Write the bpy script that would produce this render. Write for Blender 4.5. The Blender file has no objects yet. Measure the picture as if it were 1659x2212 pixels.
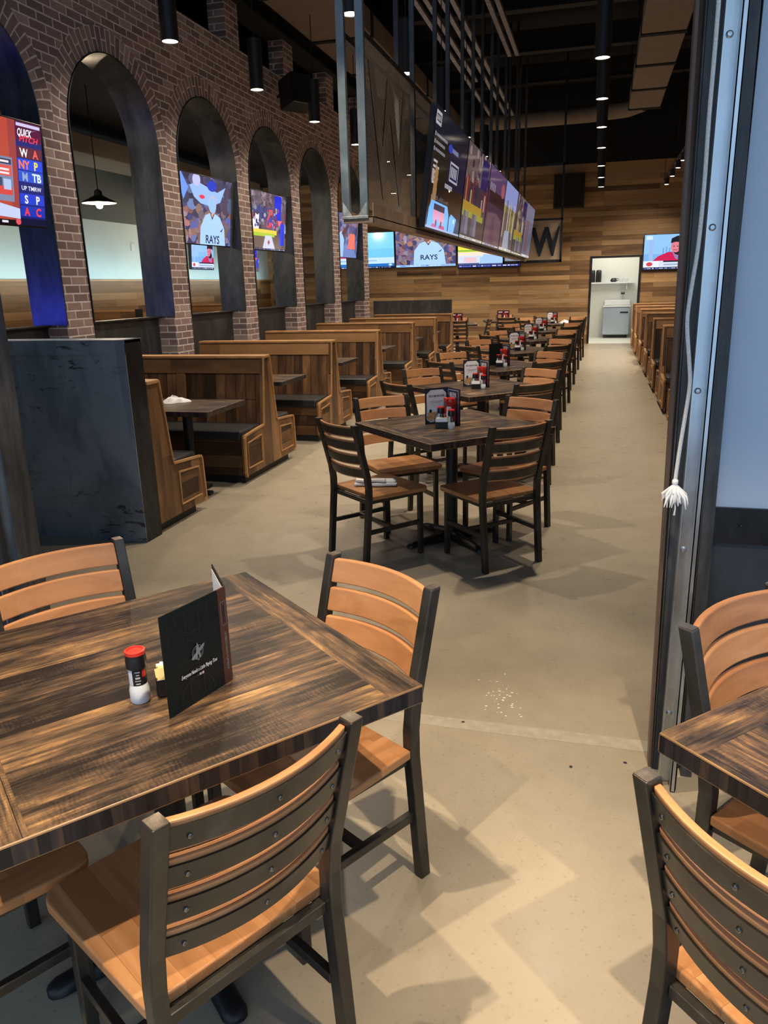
import bpy, math, random
from math import sin, cos, pi, radians, sqrt, atan2
from mathutils import Vector, Matrix

random.seed(7)
SC = bpy.context.scene
COL = SC.collection
W_PX, H_PX, F_PX = 1659, 2212, 1661.0

# ------------------------------------------------------------------ camera
def make_camera():
    vp, roll = (1296.0, 606.0), radians(1.5)
    cx, cy = W_PX / 2, H_PX / 2
    Y = Vector((vp[0] - cx, -(vp[1] - cy), -F_PX)).normalized()
    d = Vector((cos(roll), sin(roll), 0))
    Z = d.cross(Y).normalized()
    if Z.y < 0: Z = -Z
    X = Y.cross(Z)
    R = Matrix((X, Y, Z))
    cam = bpy.data.cameras.new('camera')
    ob = bpy.data.objects.new('camera', cam)
    COL.objects.link(ob)
    ob.matrix_world = Matrix.Translation((0, 0, 1.61)) @ R.to_4x4()
    cam.sensor_fit = 'VERTICAL'
    cam.sensor_height = 36.0
    cam.lens = 36.0 * F_PX / H_PX
    cam.clip_start, cam.clip_end = 0.02, 200
    SC.camera = ob
make_camera()

# ------------------------------------------------------------------ world, exposure, light levels
SC.view_settings.view_transform = 'Standard'
SC.view_settings.look = 'None'
SC.view_settings.exposure = 0.0
SC.view_settings.gamma = 1.0
SC.view_settings.use_curve_mapping = False
wd = bpy.data.worlds.new('world'); SC.world = wd
wd.use_nodes = True
wd.node_tree.nodes['Background'].inputs[0].default_value = (0.50, 0.72, 1.0, 1)
wd.node_tree.nodes['Background'].inputs[1].default_value = 1.35
WARM = (1.0, 0.84, 0.645)
P_NEAR = 385.0     # four lamps of the front room
P_BRICK = 150.0     # pendants along the brick arcade
P_BOOTH = 240.0     # pendants above the booths
P_AISLE = 260.0    # pendants above the aisle
P_TRACK = 260.0
SC.cycles.use_denoising = True
SC.cycles.max_bounces = 6
SC.cycles.diffuse_bounces = 3
SC.cycles.glossy_bounces = 3
SC.cycles.caustics_reflective = False
SC.cycles.caustics_refractive = False
SC.cycles.sample_clamp_indirect = 6.0

# ------------------------------------------------------------------ mesh builder
class MB:
    def __init__(s):
        s.v, s.f, s.m, s.uv, s.sm = [], [], [], [], []
    def poly(s, pts, m=0, uv=None, smooth=False):
        i = len(s.v)
        s.v += [tuple(p) for p in pts]
        s.f.append(tuple(range(i, i + len(pts)))); s.m.append(m); s.uv.append(uv); s.sm.append(smooth)
    def raw(s, vs, fs, m=0, smooth=False):
        i = len(s.v)
        s.v += [tuple(p) for p in vs]
        for f in fs:
            s.f.append(tuple(i + k for k in f)); s.m.append(m); s.uv.append(None); s.sm.append(smooth)
        return s
    def box(s, x0, x1, y0, y1, z0, z1, m=0):
        vs = [(x0,y0,z0),(x1,y0,z0),(x1,y1,z0),(x0,y1,z0),(x0,y0,z1),(x1,y0,z1),(x1,y1,z1),(x0,y1,z1)]
        return s.raw(vs, [(0,3,2,1),(4,5,6,7),(0,1,5,4),(1,2,6,5),(2,3,7,6),(3,0,4,7)], m)
    def prism(s, poly, axis, a, b, m=0):
        """extrude a 2D polygon (the two other axes in order) along axis from a to b"""
        def P(p, t):
            if axis == 'x': return (t, p[0], p[1])
            if axis == 'y': return (p[0], t, p[1])
            return (p[0], p[1], t)
        n = len(poly)
        vs = [P(p, a) for p in poly] + [P(p, b) for p in poly]
        fs = [tuple(range(n))[::-1], tuple(range(n, 2*n))]
        fs += [(i, (i+1) % n, n + (i+1) % n, n + i) for i in range(n)]
        return s.raw(vs, fs, m)
    def lathe(s, prof, c=(0,0,0), n=20, m=0, smooth=True, axis='z'):
        vs, fs = [], []
        for r, z in prof:
            for k in range(n):
                a = 2*pi*k/n
                q = (r*cos(a), r*sin(a), z)
                if axis == 'x': q = (q[2], q[0], q[1])
                if axis == 'y': q = (q[0], q[2], q[1])
                vs.append((c[0]+q[0], c[1]+q[1], c[2]+q[2]))
        for j in range(len(prof)-1):
            for k in range(n):
                fs.append((j*n+k, j*n+(k+1) % n, (j+1)*n+(k+1) % n, (j+1)*n+k))
        fs.append(tuple(range(n))[::-1]); fs.append(tuple((len(prof)-1)*n+k for k in range(n)))
        return s.raw(vs, fs, m, smooth)
    def tube(s, pts, r, n=8, m=0, rect=None):
        """sweep a circle (or a rect (w,h)) along a polyline"""
        pts = [Vector(p) for p in pts]
        rs = r if isinstance(r, (list, tuple)) else [r]*len(pts)
        vs, fs = [], []
        up = None
        for i, p in enumerate(pts):
            t = (pts[min(i+1, len(pts)-1)] - pts[max(i-1, 0)]).normalized()
            if up is None:
                up = Vector((0,0,1)) if abs(t.z) < .9 else Vector((0,1,0))
            sd = t.cross(up).normalized(); u2 = sd.cross(t).normalized(); up = u2
            if rect:
                w, h = rect[0]/2, rect[1]/2
                ring = [p+sd*w+u2*h, p-sd*w+u2*h, p-sd*w-u2*h, p+sd*w-u2*h]
            else:
                ring = [p + sd*(rs[i]*cos(2*pi*k/n)) + u2*(rs[i]*sin(2*pi*k/n)) for k in range(n)]
            vs += ring
        k_ = 4 if rect else n
        for i in range(len(pts)-1):
            for k in range(k_):
                fs.append((i*k_+k, (i+1)*k_+k, (i+1)*k_+(k+1) % k_, i*k_+(k+1) % k_))
        fs.append(tuple(range(k_))); fs.append(tuple((len(pts)-1)*k_+k for k in range(k_))[::-1])
        return s.raw(vs, fs, m, smooth=not rect)
    def build(s, name, mats, parent=None, loc=None, rot=None, bevel=0, seg=2, kind=None):
        me = bpy.data.meshes.new(name)
        me.from_pydata(s.v, [], s.f)
        if not isinstance(mats, (list, tuple)): mats = [mats]
        for m in mats: me.materials.append(m)
        me.polygons.foreach_set('material_index', s.m)
        me.polygons.foreach_set('use_smooth', s.sm)
        if any(u is not None for u in s.uv):
            ul = me.uv_layers.new(name='UVMap')
            for p, u in zip(me.polygons, s.uv):
                if u is None: continue
                for li, c in zip(p.loop_indices, u): ul.data[li].uv = c
        if any(s.sm):
            try: me.set_sharp_from_angle(angle=radians(40))
            except Exception: pass
        me.update()
        ob = bpy.data.objects.new(name, me)
        COL.objects.link(ob)
        if parent: ob.parent = parent
        if loc: ob.location = loc
        if rot: ob.rotation_euler = rot
        if bevel:
            b = ob.modifiers.new('bevel', 'BEVEL'); b.width = bevel; b.segments = seg
            b.limit_method = 'ANGLE'; b.angle_limit = radians(35)
        if kind: ob['kind'] = kind
        return ob

def tag(o, label, cat, group=None, kind=None):
    o['label'] = label; o['category'] = cat
    if group: o['group'] = group
    if kind: o['kind'] = kind
    return o
def thing(name, label, cat, loc=(0,0,0), rz=0.0, group=None, rot=None):
    o = bpy.data.objects.new(name, None)
    COL.objects.link(o); o.location = loc
    o.rotation_euler = rot if rot else (0, 0, rz)
    o.empty_display_size = .1
    return tag(o, label, cat, group)
def dup(root, loc, rz, label, group=None, rot=None):
    def cp(o, par):
        if o.type == 'LIGHT': return None
        c = o.copy(); COL.objects.link(c)
        if par: c.parent = par
        for ch in o.children: cp(ch, c)
        return c
    r = cp(root, None)
    r.location = loc; r.rotation_euler = rot if rot else (0, 0, rz)
    r['label'] = label
    if group: r['group'] = group
    return r
def lamp(kind, name, parent, loc, energy, color, size=.05, angle=120, blend=.6, rot=(0,0,0)):
    l = bpy.data.lights.new(name, kind); l.energy = energy; l.color = color
    if kind == 'SPOT':
        l.spot_size = radians(angle); l.spot_blend = blend; l.shadow_soft_size = size
    elif kind == 'AREA':
        l.shape = 'RECTANGLE'; l.size, l.size_y = size
    else: l.shadow_soft_size = size
    o = bpy.data.objects.new(name, l); COL.objects.link(o)
    o.location = loc; o.rotation_euler = rot
    if parent: o.parent = parent
    return o

# ------------------------------------------------------------------ materials
def newmat(name, rough=.5, metal=0.0, base=(.5,.5,.5)):
    m = bpy.data.materials.new(name); m.use_nodes = True
    nt = m.node_tree; b = nt.nodes['Principled BSDF']
    b.inputs['Base Color'].default_value = (*base, 1)
    b.inputs['Roughness'].default_value = rough
    b.inputs['Metallic'].default_value = metal
    return m, nt, b
def N(nt, t, **kw):
    n = nt.nodes.new(t)
    for k, v in kw.items():
        if k.startswith('i_'):
            n.inputs[k[2:].replace('_', ' ')].default_value = v
        else: setattr(n, k, v)
    return n
def ramp(nt, stops, fac):
    r = N(nt, 'ShaderNodeValToRGB')
    els = r.color_ramp.elements
    while len(els) < len(stops): els.new(.5)
    for e, (p, c) in zip(els, stops):
        e.position = p; e.color = (*c, 1) if len(c) == 3 else c
    nt.links.new(fac, r.inputs[0]); return r.outputs[0]
def vmath(nt, op, a, b):
    n = N(nt, 'ShaderNodeVectorMath', operation=op)
    for i, x in enumerate((a, b)):
        if hasattr(x, 'is_linked'): nt.links.new(x, n.inputs[i])
        else: n.inputs[i].default_value = x
    return n.outputs[0]
def fmath(nt, op, a, b=0.0):
    n = N(nt, 'ShaderNodeMath', operation=op)
    for i, x in enumerate((a, b)):
        if hasattr(x, 'is_linked'): nt.links.new(x, n.inputs[i])
        else: n.inputs[i].default_value = x
    return n.outputs[0]
def mix(nt, fac, a, b, mode='MIX'):
    n = N(nt, 'ShaderNodeMix', data_type='RGBA', blend_type=mode)
    for i, x in ((0, fac), (6, a), (7, b)):
        if hasattr(x, 'is_linked'): nt.links.new(x, n.inputs[i])
        elif i == 0: n.inputs[0].default_value = x
        else: n.inputs[i].default_value = (*x, 1)
    return n.outputs[2]
def coords(nt, src='Object', swz='xyz', rnd=0.0):
    tc = N(nt, 'ShaderNodeTexCoord')
    o = tc.outputs[src]
    if swz != 'xyz':
        sp = N(nt, 'ShaderNodeSeparateXYZ'); nt.links.new(o, sp.inputs[0])
        cb = N(nt, 'ShaderNodeCombineXYZ')
        for i, ch in enumerate(swz): nt.links.new(sp.outputs['xyz'.index(ch)], cb.inputs[i])
        o = cb.outputs[0]
    if rnd:
        oi = N(nt, 'ShaderNodeObjectInfo')
        o = vmath(nt, 'ADD', o, fmath(nt, 'MULTIPLY', oi.outputs['Random'], rnd))
    return o
def noise(nt, vec, scale, sc=(1,1,1), detail=4, rough=.55, dist=0.0):
    mp = N(nt, 'ShaderNodeMapping'); mp.inputs['Scale'].default_value = sc
    nt.links.new(vec, mp.inputs[0])
    n = N(nt, 'ShaderNodeTexNoise'); nt.links.new(mp.outputs[0], n.inputs['Vector'])
    n.inputs['Scale'].default_value = scale; n.inputs['Detail'].default_value = detail
    n.inputs['Roughness'].default_value = rough; n.inputs['Distortion'].default_value = dist
    return n.outputs[0]
def bump(nt, b, h, strength=.3, dist=.01):
    n = N(nt, 'ShaderNodeBump'); n.inputs['Strength'].default_value = strength
    n.inputs['Distance'].default_value = dist
    nt.links.new(h, n.inputs['Height']); nt.links.new(n.outputs[0], b.inputs['Normal'])

def plank_mat(name, swz, length, width, stops, gap=.004, rough=.5, grain=.5, gap_col=(.02,.012,.006), rnd=0.0, saw=0.0, blotch=.35, spec=.3, joint=1.5):
    """boards running along the first axis of swz, each with its own tone from the ramp, grain along the board"""
    m, nt, b = newmat(name, rough)
    b.inputs['Specular IOR Level'].default_value = spec
    v = coords(nt, 'Object', swz, rnd)
    bk = N(nt, 'ShaderNodeTexBrick', offset=.37, squash=1.0)
    bk.inputs['Color1'].default_value = (0,0,0,1); bk.inputs['Color2'].default_value = (1,1,1,1)
    bk.inputs['Mortar'].default_value = (.5,.5,.5,1)
    bk.inputs['Scale'].default_value = 1; bk.inputs['Mortar Size'].default_value = gap
    bk.inputs['Mortar Smooth'].default_value = .1
    bk.inputs['Brick Width'].default_value = length; bk.inputs['Row Height'].default_value = width
    nt.links.new(v, bk.inputs['Vector'])
    tone = bk.outputs['Color']
    off = vmath(nt, 'MULTIPLY', tone, (17.0, 5.0, 9.0))
    v2 = vmath(nt, 'ADD', v, off)
    g = noise(nt, v2, 14/max(width, .03)*.09, (.09, 1, 1), 6, .6, .6)
    bl = noise(nt, v2, 2.6, (.45, 1.6, 1.6), 4, .6)
    t = fmath(nt, 'ADD', fmath(nt, 'MULTIPLY', tone, 1-grain*.5), fmath(nt, 'MULTIPLY', fmath(nt, 'SUBTRACT', g, .5), grain*1.5))
    t = fmath(nt, 'ADD', t, fmath(nt, 'MULTIPLY', fmath(nt, 'SUBTRACT', bl, .45), blotch*1.6))
    h = g
    if saw:
        wv = noise(nt, v2, 60, (1.6, .12, .12), 3, .6)
        msk = ramp(nt, [(.42, (0,0,0)), (.62, (1,1,1))], noise(nt, v2, 3.0, (.8, 1.5, 1.5), 3))
        t = fmath(nt, 'SUBTRACT', t, fmath(nt, 'MULTIPLY', fmath(nt, 'MULTIPLY', ramp(nt, [(.45,(0,0,0)),(.6,(1,1,1))], wv), msk), saw))
    c = ramp(nt, stops, t)
    c = mix(nt, bk.outputs['Fac'], c, gap_col)
    nt.links.new(c, b.inputs['Base Color'])
    rr = N(nt, 'ShaderNodeMapRange'); nt.links.new(g, rr.inputs[0])
    rr.inputs[3].default_value = rough - .08; rr.inputs[4].default_value = rough + .12
    nt.links.new(rr.outputs[0], b.inputs['Roughness'])
    hh = fmath(nt, 'SUBTRACT', h, fmath(nt, 'MULTIPLY', bk.outputs['Fac'], joint))
    bump(nt, b, hh, .25 if joint > .2 else .1, .004)
    return m
def grain_mat(name, swz, c0, c1, c2, scale=18, rough=.4, rnd=30.0, spec=.35):
    m, nt, b = newmat(name, rough)
    b.inputs['Specular IOR Level'].default_value = spec
    v = coords(nt, 'Object', swz, rnd)
    g = noise(nt, v, scale, (.12, 1, 1), 6, .62, 1.2)
    g2 = noise(nt, v, scale*.22, (.35, 1, 1), 3, .5, .5)
    t = fmath(nt, 'ADD', fmath(nt, 'MULTIPLY', g, .55), fmath(nt, 'MULTIPLY', g2, .45))
    nt.links.new(ramp(nt, [(.33, c0), (.5, c1), (.68, c2)], t), b.inputs['Base Color'])
    bump(nt, b, g, .1, .002)
    return m
def metal_mat(name, base, rough=.45, metal=.7, mottle=.35, scale=6, light=None):
    m, nt, b = newmat(name, rough, metal, base)
    v = coords(nt, 'Object', 'xyz', 20.0)
    n = noise(nt, v, scale, (1,1,.6), 5, .6, .3)
    lt = light or tuple(min(1, c*1.9+.01) for c in base)
    nt.links.new(ramp(nt, [(.3, tuple(c*(1-mottle) for c in base)), (.52, base), (.75, lt)], n), b.inputs['Base Color'])
    rr = N(nt, 'ShaderNodeMapRange'); nt.links.new(n, rr.inputs[0])
    rr.inputs[3].default_value = max(.08, rough-.15); rr.inputs[4].default_value = rough+.15
    nt.links.new(rr.outputs[0], b.inputs['Roughness'])
    return m
def plain(name, base, rough=.5, metal=0.0, spec=.5, var=.12, scale=25):
    m, nt, b = newmat(name, rough, metal, base)
    b.inputs['Specular IOR Level'].default_value = spec
    n = noise(nt, coords(nt), scale, detail=3)
    nt.links.new(ramp(nt, [(.3, tuple(c*(1-var) for c in base)), (.7, tuple(min(1, c*(1+var)) for c in base))], n), b.inputs['Base Color'])
    return m
_emi = {}
def emi(c, s=1.0, screen=True):
    k = (tuple(round(x, 3) for x in c), s, screen)
    if k not in _emi:
        m, nt, b = newmat('screen_colour' if screen else 'glow', .12 if screen else .5, 0, (.01,.01,.01))
        b.inputs['Emission Color'].default_value = (*c, 1)
        b.inputs['Emission Strength'].default_value = s
        _emi[k] = m
    return _emi[k]
def rgb(r, g, b):   # sRGB 0-255 -> linear
    f = lambda x: (x/255/12.92) if x <= 10 else ((x/255+.055)/1.055)**2.4
    return (f(r), f(g), f(b))

# floor: polished concrete
def floor_mat():
    m, nt, b = newmat('polished_concrete', .3)
    b.inputs['Specular IOR Level'].default_value = .28
    v = coords(nt)
    big = noise(nt, v, .8, (1,1,1), 6, .6, .3)
    mid = noise(nt, v, 5.5, (1,1,1), 8, .7, .2)
    t = fmath(nt, 'ADD', fmath(nt, 'MULTIPLY', big, .55), fmath(nt, 'MULTIPLY', mid, .45))
    c = ramp(nt, [(.25, (.275,.237,.178)), (.5, (.335,.290,.220)), (.75, (.395,.345,.270))], t)
    vo = N(nt, 'ShaderNodeTexVoronoi', feature='F1'); nt.links.new(v, vo.inputs['Vector']); vo.inputs['Scale'].default_value = 60
    vo.inputs['Randomness'].default_value = 1
    sp = ramp(nt, [(.16, (1,1,1)), (.34, (0,0,0))], vo.outputs['Distance'])
    keep = ramp(nt, [(.48, (0,0,0)), (.60, (1,1,1))], noise(nt, v, 38, detail=3))
    c = mix(nt, fmath(nt, 'MULTIPLY', fmath(nt, 'MULTIPLY', sp, keep), .40), c, (.17,.145,.11))
    nt.links.new(c, b.inputs['Base Color'])
    rr = N(nt, 'ShaderNodeMapRange'); nt.links.new(mid, rr.inputs[0])
    rr.inputs[1].default_value = .3; rr.inputs[2].default_value = .7
    rr.inputs[3].default_value = .25; rr.inputs[4].default_value = .36
    nt.links.new(rr.outputs[0], b.inputs['Roughness'])
    bump(nt, b, mid, .006, .01)
    return m
def brick_mat():
    m, nt, b = newmat('red_brown_brick', .85)
    b.inputs['Specular IOR Level'].default_value = .2
    tc = N(nt, 'ShaderNodeTexCoord')
    v = tc.outputs['UV']
    wob = noise(nt, v, 9, detail=2)
    v1 = vmath(nt, 'ADD', v, vmath(nt, 'MULTIPLY', N(nt, 'ShaderNodeTexNoise', ).outputs[1], (0,0,0)))
    bk = N(nt, 'ShaderNodeTexBrick', offset=.5)
    bk.inputs['Color1'].default_value = (0,0,0,1); bk.inputs['Color2'].default_value = (1,1,1,1); bk.inputs['Mortar'].default_value = (.5,.5,.5,1)
    bk.inputs['Scale'].default_value = 1; bk.inputs['Mortar Size'].default_value = .0085; bk.inputs['Mortar Smooth'].default_value = .35
    bk.inputs['Brick Width'].default_value = .205; bk.inputs['Row Height'].default_value = .0735
    nt.links.new(v1, bk.inputs['Vector'])
    n = noise(nt, v, 16, detail=5, rough=.65)
    t = fmath(nt, 'ADD', fmath(nt, 'MULTIPLY', bk.outputs['Color'], .75), fmath(nt, 'MULTIPLY', n, .3))
    c = ramp(nt, [(.12, (.18,.14,.14)), (.4, (.255,.178,.172)), (.65, (.30,.205,.195)), (.9, (.42,.32,.30))], t)
    mc = ramp(nt, [(.35, (.60,.53,.51)), (.65, (.76,.69,.66))], n)
    c = mix(nt, bk.outputs['Fac'], c, mc)
    nt.links.new(c, b.inputs['Base Color'])
    h = fmath(nt, 'SUBTRACT', fmath(nt, 'MULTIPLY', n, .4), bk.outputs['Fac'])
    bump(nt, b, h, .6, .012)
    return m
def blackened_steel(name, lo, mid, hi, rough=.38, swz='xyz', streak=(1,1,.35), scale=2.2, metal=.55, marks=0.0):
    m, nt, b = newmat(name, rough, metal)
    v = coords(nt, 'Object', swz)
    n = noise(nt, v, scale, streak, 6, .62, .8)
    n2 = noise(nt, v, scale*5, (1, 1, .5), 4, .6)
    t = fmath(nt, 'ADD', fmath(nt, 'MULTIPLY', n, .75), fmath(nt, 'MULTIPLY', n2, .25))
    c = ramp(nt, [(.36, lo), (.5, mid), (.64, hi)], t)
    if marks:
        k = noise(nt, v, 9, (1, 1, 3.5), 4, .6, .5)
        msk = ramp(nt, [(.47, (0,0,0)), (.53, (1,1,1))], noise(nt, v, 1.7, (1,1,.8), 4, .6, .6))
        kk = fmath(nt, 'MULTIPLY', ramp(nt, [(.57, (0,0,0)), (.63, (1,1,1))], k), msk)
        c = mix(nt, fmath(nt, 'MULTIPLY', kk, marks), c, (.008,.009,.011))
        pat = ramp(nt, [(.50, (0,0,0)), (.56, (1,1,1))], noise(nt, v, 1.15, (1,1,.7), 3, .5, .9))
        c = mix(nt, fmath(nt, 'MULTIPLY', pat, .6), c, hi)
        vs_ = ramp(nt, [(.54, (0,0,0)), (.60, (1,1,1))], noise(nt, v, 5.5, (1, 1, .12), 4, .65, .4))
        c = mix(nt, fmath(nt, 'MULTIPLY', vs_, .45), c, lo)
    nt.links.new(c, b.inputs['Base Color'])
    rr = N(nt, 'ShaderNodeMapRange'); nt.links.new(n, rr.inputs[0])
    rr.inputs[3].default_value = rough-.1; rr.inputs[4].default_value = rough+.2
    nt.links.new(rr.outputs[0], b.inputs['Roughness'])
    return m

M = {}
M['floor'] = floor_mat()
M['brick'] = brick_mat()
M['seat_wood'] = plank_mat('seat_strips', 'yxz', .55, .062, [(.0, (.30,.135,.052)), (.4, (.43,.205,.085)), (.7, (.52,.265,.115)), (1, (.60,.33,.155))], gap=.0005, rough=.36, grain=1.1, gap_col=(.26,.11,.04), rnd=30, blotch=.35, joint=.05)
M['slat_wood'] = grain_mat('slat_wood', 'xyz', (.35,.150,.062), (.50,.235,.102), (.61,.315,.15), 14, .38)
M['chair_metal'] = metal_mat('chair_metal', (.052,.048,.042), .37, .6, .35, 9, light=(.10,.094,.084))
M['chair_cap'] = metal_mat('worn_glint_cap', (.34,.29,.25), .32, .85, .3, 20)  # worn steel, lightened to hold a lamp's reflection on the post top
M['screw'] = metal_mat('screw_metal', (.20,.195,.185), .3, 1.0, .3, 60)
TT = None
def table_mat(name, swz, width):
    m, nt, b = newmat(name, .36)
    b.inputs['Specular IOR Level'].default_value = .45
    v = coords(nt, 'Object', swz, 11.0)
    bk = N(nt, 'ShaderNodeTexBrick', offset=.5)
    for k, c in (('Color1', (0,0,0,1)), ('Color2', (1,1,1,1)), ('Mortar', (.5,.5,.5,1))): bk.inputs[k].default_value = c
    bk.inputs['Scale'].default_value = 1; bk.inputs['Mortar Size'].default_value = .0008
    bk.inputs['Brick Width'].default_value = 9.0; bk.inputs['Row Height'].default_value = width
    nt.links.new(v, bk.inputs['Vector'])
    tone = bk.outputs['Color']
    v2 = vmath(nt, 'ADD', v, vmath(nt, 'MULTIPLY', tone, (17.0, 5.0, 9.0)))
    fine = noise(nt, v2, 70, (.05, 1, 1), 6, .7, .2)        # grain
    strk = noise(nt, v2, 9, (.28, 1.3, 1), 7, .7, .5)         # long dark and amber streaks
    blot = noise(nt, v2, 3.6, (.8, 1.6, 1), 7, .68, .3)       # worn patches
    wv = N(nt, 'ShaderNodeTexWave', wave_type='BANDS', bands_direction='X', wave_profile='SIN')
    wv.inputs['Scale'].default_value = 34; wv.inputs['Distortion'].default_value = 11; wv.inputs['Detail'].default_value = 5; wv.inputs['Detail Scale'].default_value = 1.6; wv.inputs['Detail Roughness'].default_value = .7
    mp = N(nt, 'ShaderNodeMapping'); mp.inputs['Scale'].default_value = (1, .5, 1); nt.links.new(v2, mp.inputs[0]); nt.links.new(mp.outputs[0], wv.inputs['Vector'])
    sawm = ramp(nt, [(.52, (0,0,0)), (.66, (1,1,1))], noise(nt, v2, 4.2, (.8, 1.3, 1), 4, .6, .6))
    S = lambda x, k, o=.5: fmath(nt, 'MULTIPLY', fmath(nt, 'SUBTRACT', x, o), k)
    t = fmath(nt, 'ADD', fmath(nt, 'MULTIPLY', tone, .26), .20)
    for q in (S(fine, 1.5), S(strk, 1.7), S(blot, 1.7)): t = fmath(nt, 'ADD', t, q)
    t = fmath(nt, 'SUBTRACT', t, fmath(nt, 'MULTIPLY', fmath(nt, 'MULTIPLY', wv.outputs[1], sawm), .22))
    c = ramp(nt, [(.06, (.016,.012,.010)), (.26, (.042,.029,.021)), (.44, (.086,.053,.033)), (.60, (.148,.088,.046)), (.76, (.26,.148,.063)), (.95, (.42,.26,.115))], t)
    c = mix(nt, bk.outputs['Fac'], c, (.015,.010,.007))
    nt.links.new(c, b.inputs['Base Color'])
    rr = N(nt, 'ShaderNodeMapRange'); nt.links.new(strk, rr.inputs[0]); rr.inputs[3].default_value = .26; rr.inputs[4].default_value = .46
    nt.links.new(rr.outputs[0], b.inputs['Roughness'])
    bump(nt, b, fmath(nt, 'SUBTRACT', fine, bk.outputs['Fac']), .15, .002)
    return m
M['table_top'] = table_mat('reclaimed_table_boards', 'xyz', .135)
M['table_end'] = table_mat('reclaimed_table_end_boards', 'yxz', .2)
M['table_worn'] = grain_mat('worn_table_edge', 'xyz', (.07,.04,.02), (.20,.115,.05), (.32,.19,.085), 30, .4)
M['table_edge'] = plank_mat('dark_table_edge', 'zxy', .3, .02, [(0, (.010,.009,.011)), (.45, (.030,.024,.025)), (.75, (.075,.048,.030)), (1, (.20,.12,.06))], gap=.0003, rough=.45, grain=.8, blotch=.5, rnd=11)
M['iron'] = plain('black_cast_iron', (.012,.013,.015), .42, .3, .5)
M['black'] = plain('matt_black', (.010,.010,.011), .55)
M['black_plastic'] = plain('black_plastic', (.012,.012,.014), .3)
M['vinyl'] = plain('black_vinyl', (.028,.028,.030), .38, 0, .5, .25, 60)
M['booth_planks'] = plank_mat('reclaimed_vertical_planks', 'zxy', 2.2, .098, [(.02, (.035,.018,.010)), (.3, (.095,.045,.020)), (.55, (.16,.080,.034)), (.8, (.27,.14,.058)), (1, (.40,.23,.10))], gap=.003, rough=.5, grain=.8, blotch=.75, rnd=7)
M['booth_front'] = plank_mat('reclaimed_horizontal_planks', 'xzy', 2.0, .11, [(.02, (.035,.018,.010)), (.3, (.085,.042,.02)), (.6, (.145,.075,.034)), (1, (.25,.135,.06))], gap=.003, rough=.5, grain=.55, blotch=.45, rnd=7)
M['booth_rail'] = plank_mat('reclaimed_rail_board', 'xzy', 3.0, .5, [(.05, (.10,.055,.028)), (.4, (.25,.125,.05)), (.7, (.33,.175,.072)), (1, (.42,.24,.11))], gap=.0, rough=.45, grain=.6, blotch=.7, rnd=9)
M['booth_end'] = plank_mat('reclaimed_end_board', 'zyx', 3.0, .19, [(.05, (.075,.040,.022)), (.35, (.18,.092,.040)), (.65, (.28,.15,.065)), (1, (.39,.225,.10))], gap=.001, rough=.45, grain=.8, blotch=.9, rnd=9)
M['booth_trim'] = grain_mat('light_edge_trim', 'yzx', (.30,.15,.06), (.42,.22,.09), (.52,.29,.13), 20, .42)
M['far_wood'] = plank_mat('wall_planks', 'xzy', 2.1, .118, [(.0, (.12,.07,.040)), (.2, (.24,.14,.068)), (.42, (.40,.24,.11)), (.58, (.33,.225,.135)), (.75, (.50,.31,.14)), (1, (.64,.43,.22))], gap=.0015, rough=.55, grain=.4, blotch=.25)
M['side_wood'] = plank_mat('side_wall_planks', 'yzx', 2.1, .135, [(.0, (.12,.06,.026)), (.4, (.25,.125,.052)), (.7, (.33,.175,.075)), (1, (.42,.24,.11))], gap=.0015, rough=.5, grain=.4, blotch=.25)
M['steel_panel'] = blackened_steel('blackened_steel_panel', (.14,.175,.225), (.225,.285,.355), (.36,.42,.50), .42, 'xyz', (1,1,.45), 2.0, .1, marks=.8)
M['steel_dark'] = blackened_steel('dark_steel', (.010,.011,.012), (.022,.024,.028), (.045,.050,.058), .38, 'xyz', (1,1,.3), 4)
M['steel_mid'] = blackened_steel('ledge_steel', (.030,.030,.031), (.050,.051,.054), (.085,.087,.092), .42, 'xyz', (1,1,.3), 4, .3)
M['wains'] = blackened_steel('wainscot_steel', (.020,.024,.030), (.030,.037,.048), (.042,.052,.066), .42, 'xyz', (1,1,.4), 3, .2)
M['steel_liner'] = blackened_steel('arch_liner_steel', (.030,.034,.038), (.060,.068,.076), (.10,.112,.125), .36, 'xyz', (1,1,.25), 3, .6)
M['steel_jamb'] = blackened_steel('jamb_steel', (.034,.037,.042), (.066,.071,.077), (.12,.127,.137), .45, 'xyz', (2,2,.25), 5, .35)
M['hang_steel'] = metal_mat('hanging_frame_steel', (.17,.215,.24), .42, .3, .25, 7, light=(.26,.32,.35))
M['galv'] = metal_mat('galvanised_steel', (.52,.56,.60), .3, .9, .18, 8, light=(.72,.76,.8))
M['brown_steel'] = plain('brown_painted_steel', (.13,.088,.07), .5)
M['panel_blue'] = plain('pale_grey_blue_panel', (.46,.55,.68), .5, 0, .3, .02, 1.5)
M['ceil'] = plain('black_ceiling', (.008,.009,.010), .9)
M['ceil_pipe'] = plain('ceiling_pipe', (.018,.017,.015), .8)
M['cloud'] = plain('grey_brown_duct', (.26,.215,.175), .8, 0, .2, .08, 6)
M['conduit'] = metal_mat('conduit', (.34,.33,.38), .4, .4, .2, 10)
M['dark_wall'] = plain('charcoal_paint', (.022,.024,.026), .8)
M['pale_wall'] = plain('pale_aqua_paint', (.60,.72,.72), .6, 0, .3, .03, 2)
M['grey_wall'] = plain('grey_green_paint', (.13,.15,.15), .7, 0, .3, .12, 2)
M['white'] = plain('white_paint', (.80,.80,.74), .5, 0, .4, .02, 3)
M['white_gloss'] = plain('white_gloss', (.82,.83,.84), .2, 0, .5, .03, 10)
M['stainless'] = metal_mat('brushed_stainless', (.46,.54,.64), .35, .3, .02, 1, light=(.50,.58,.68))
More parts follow.
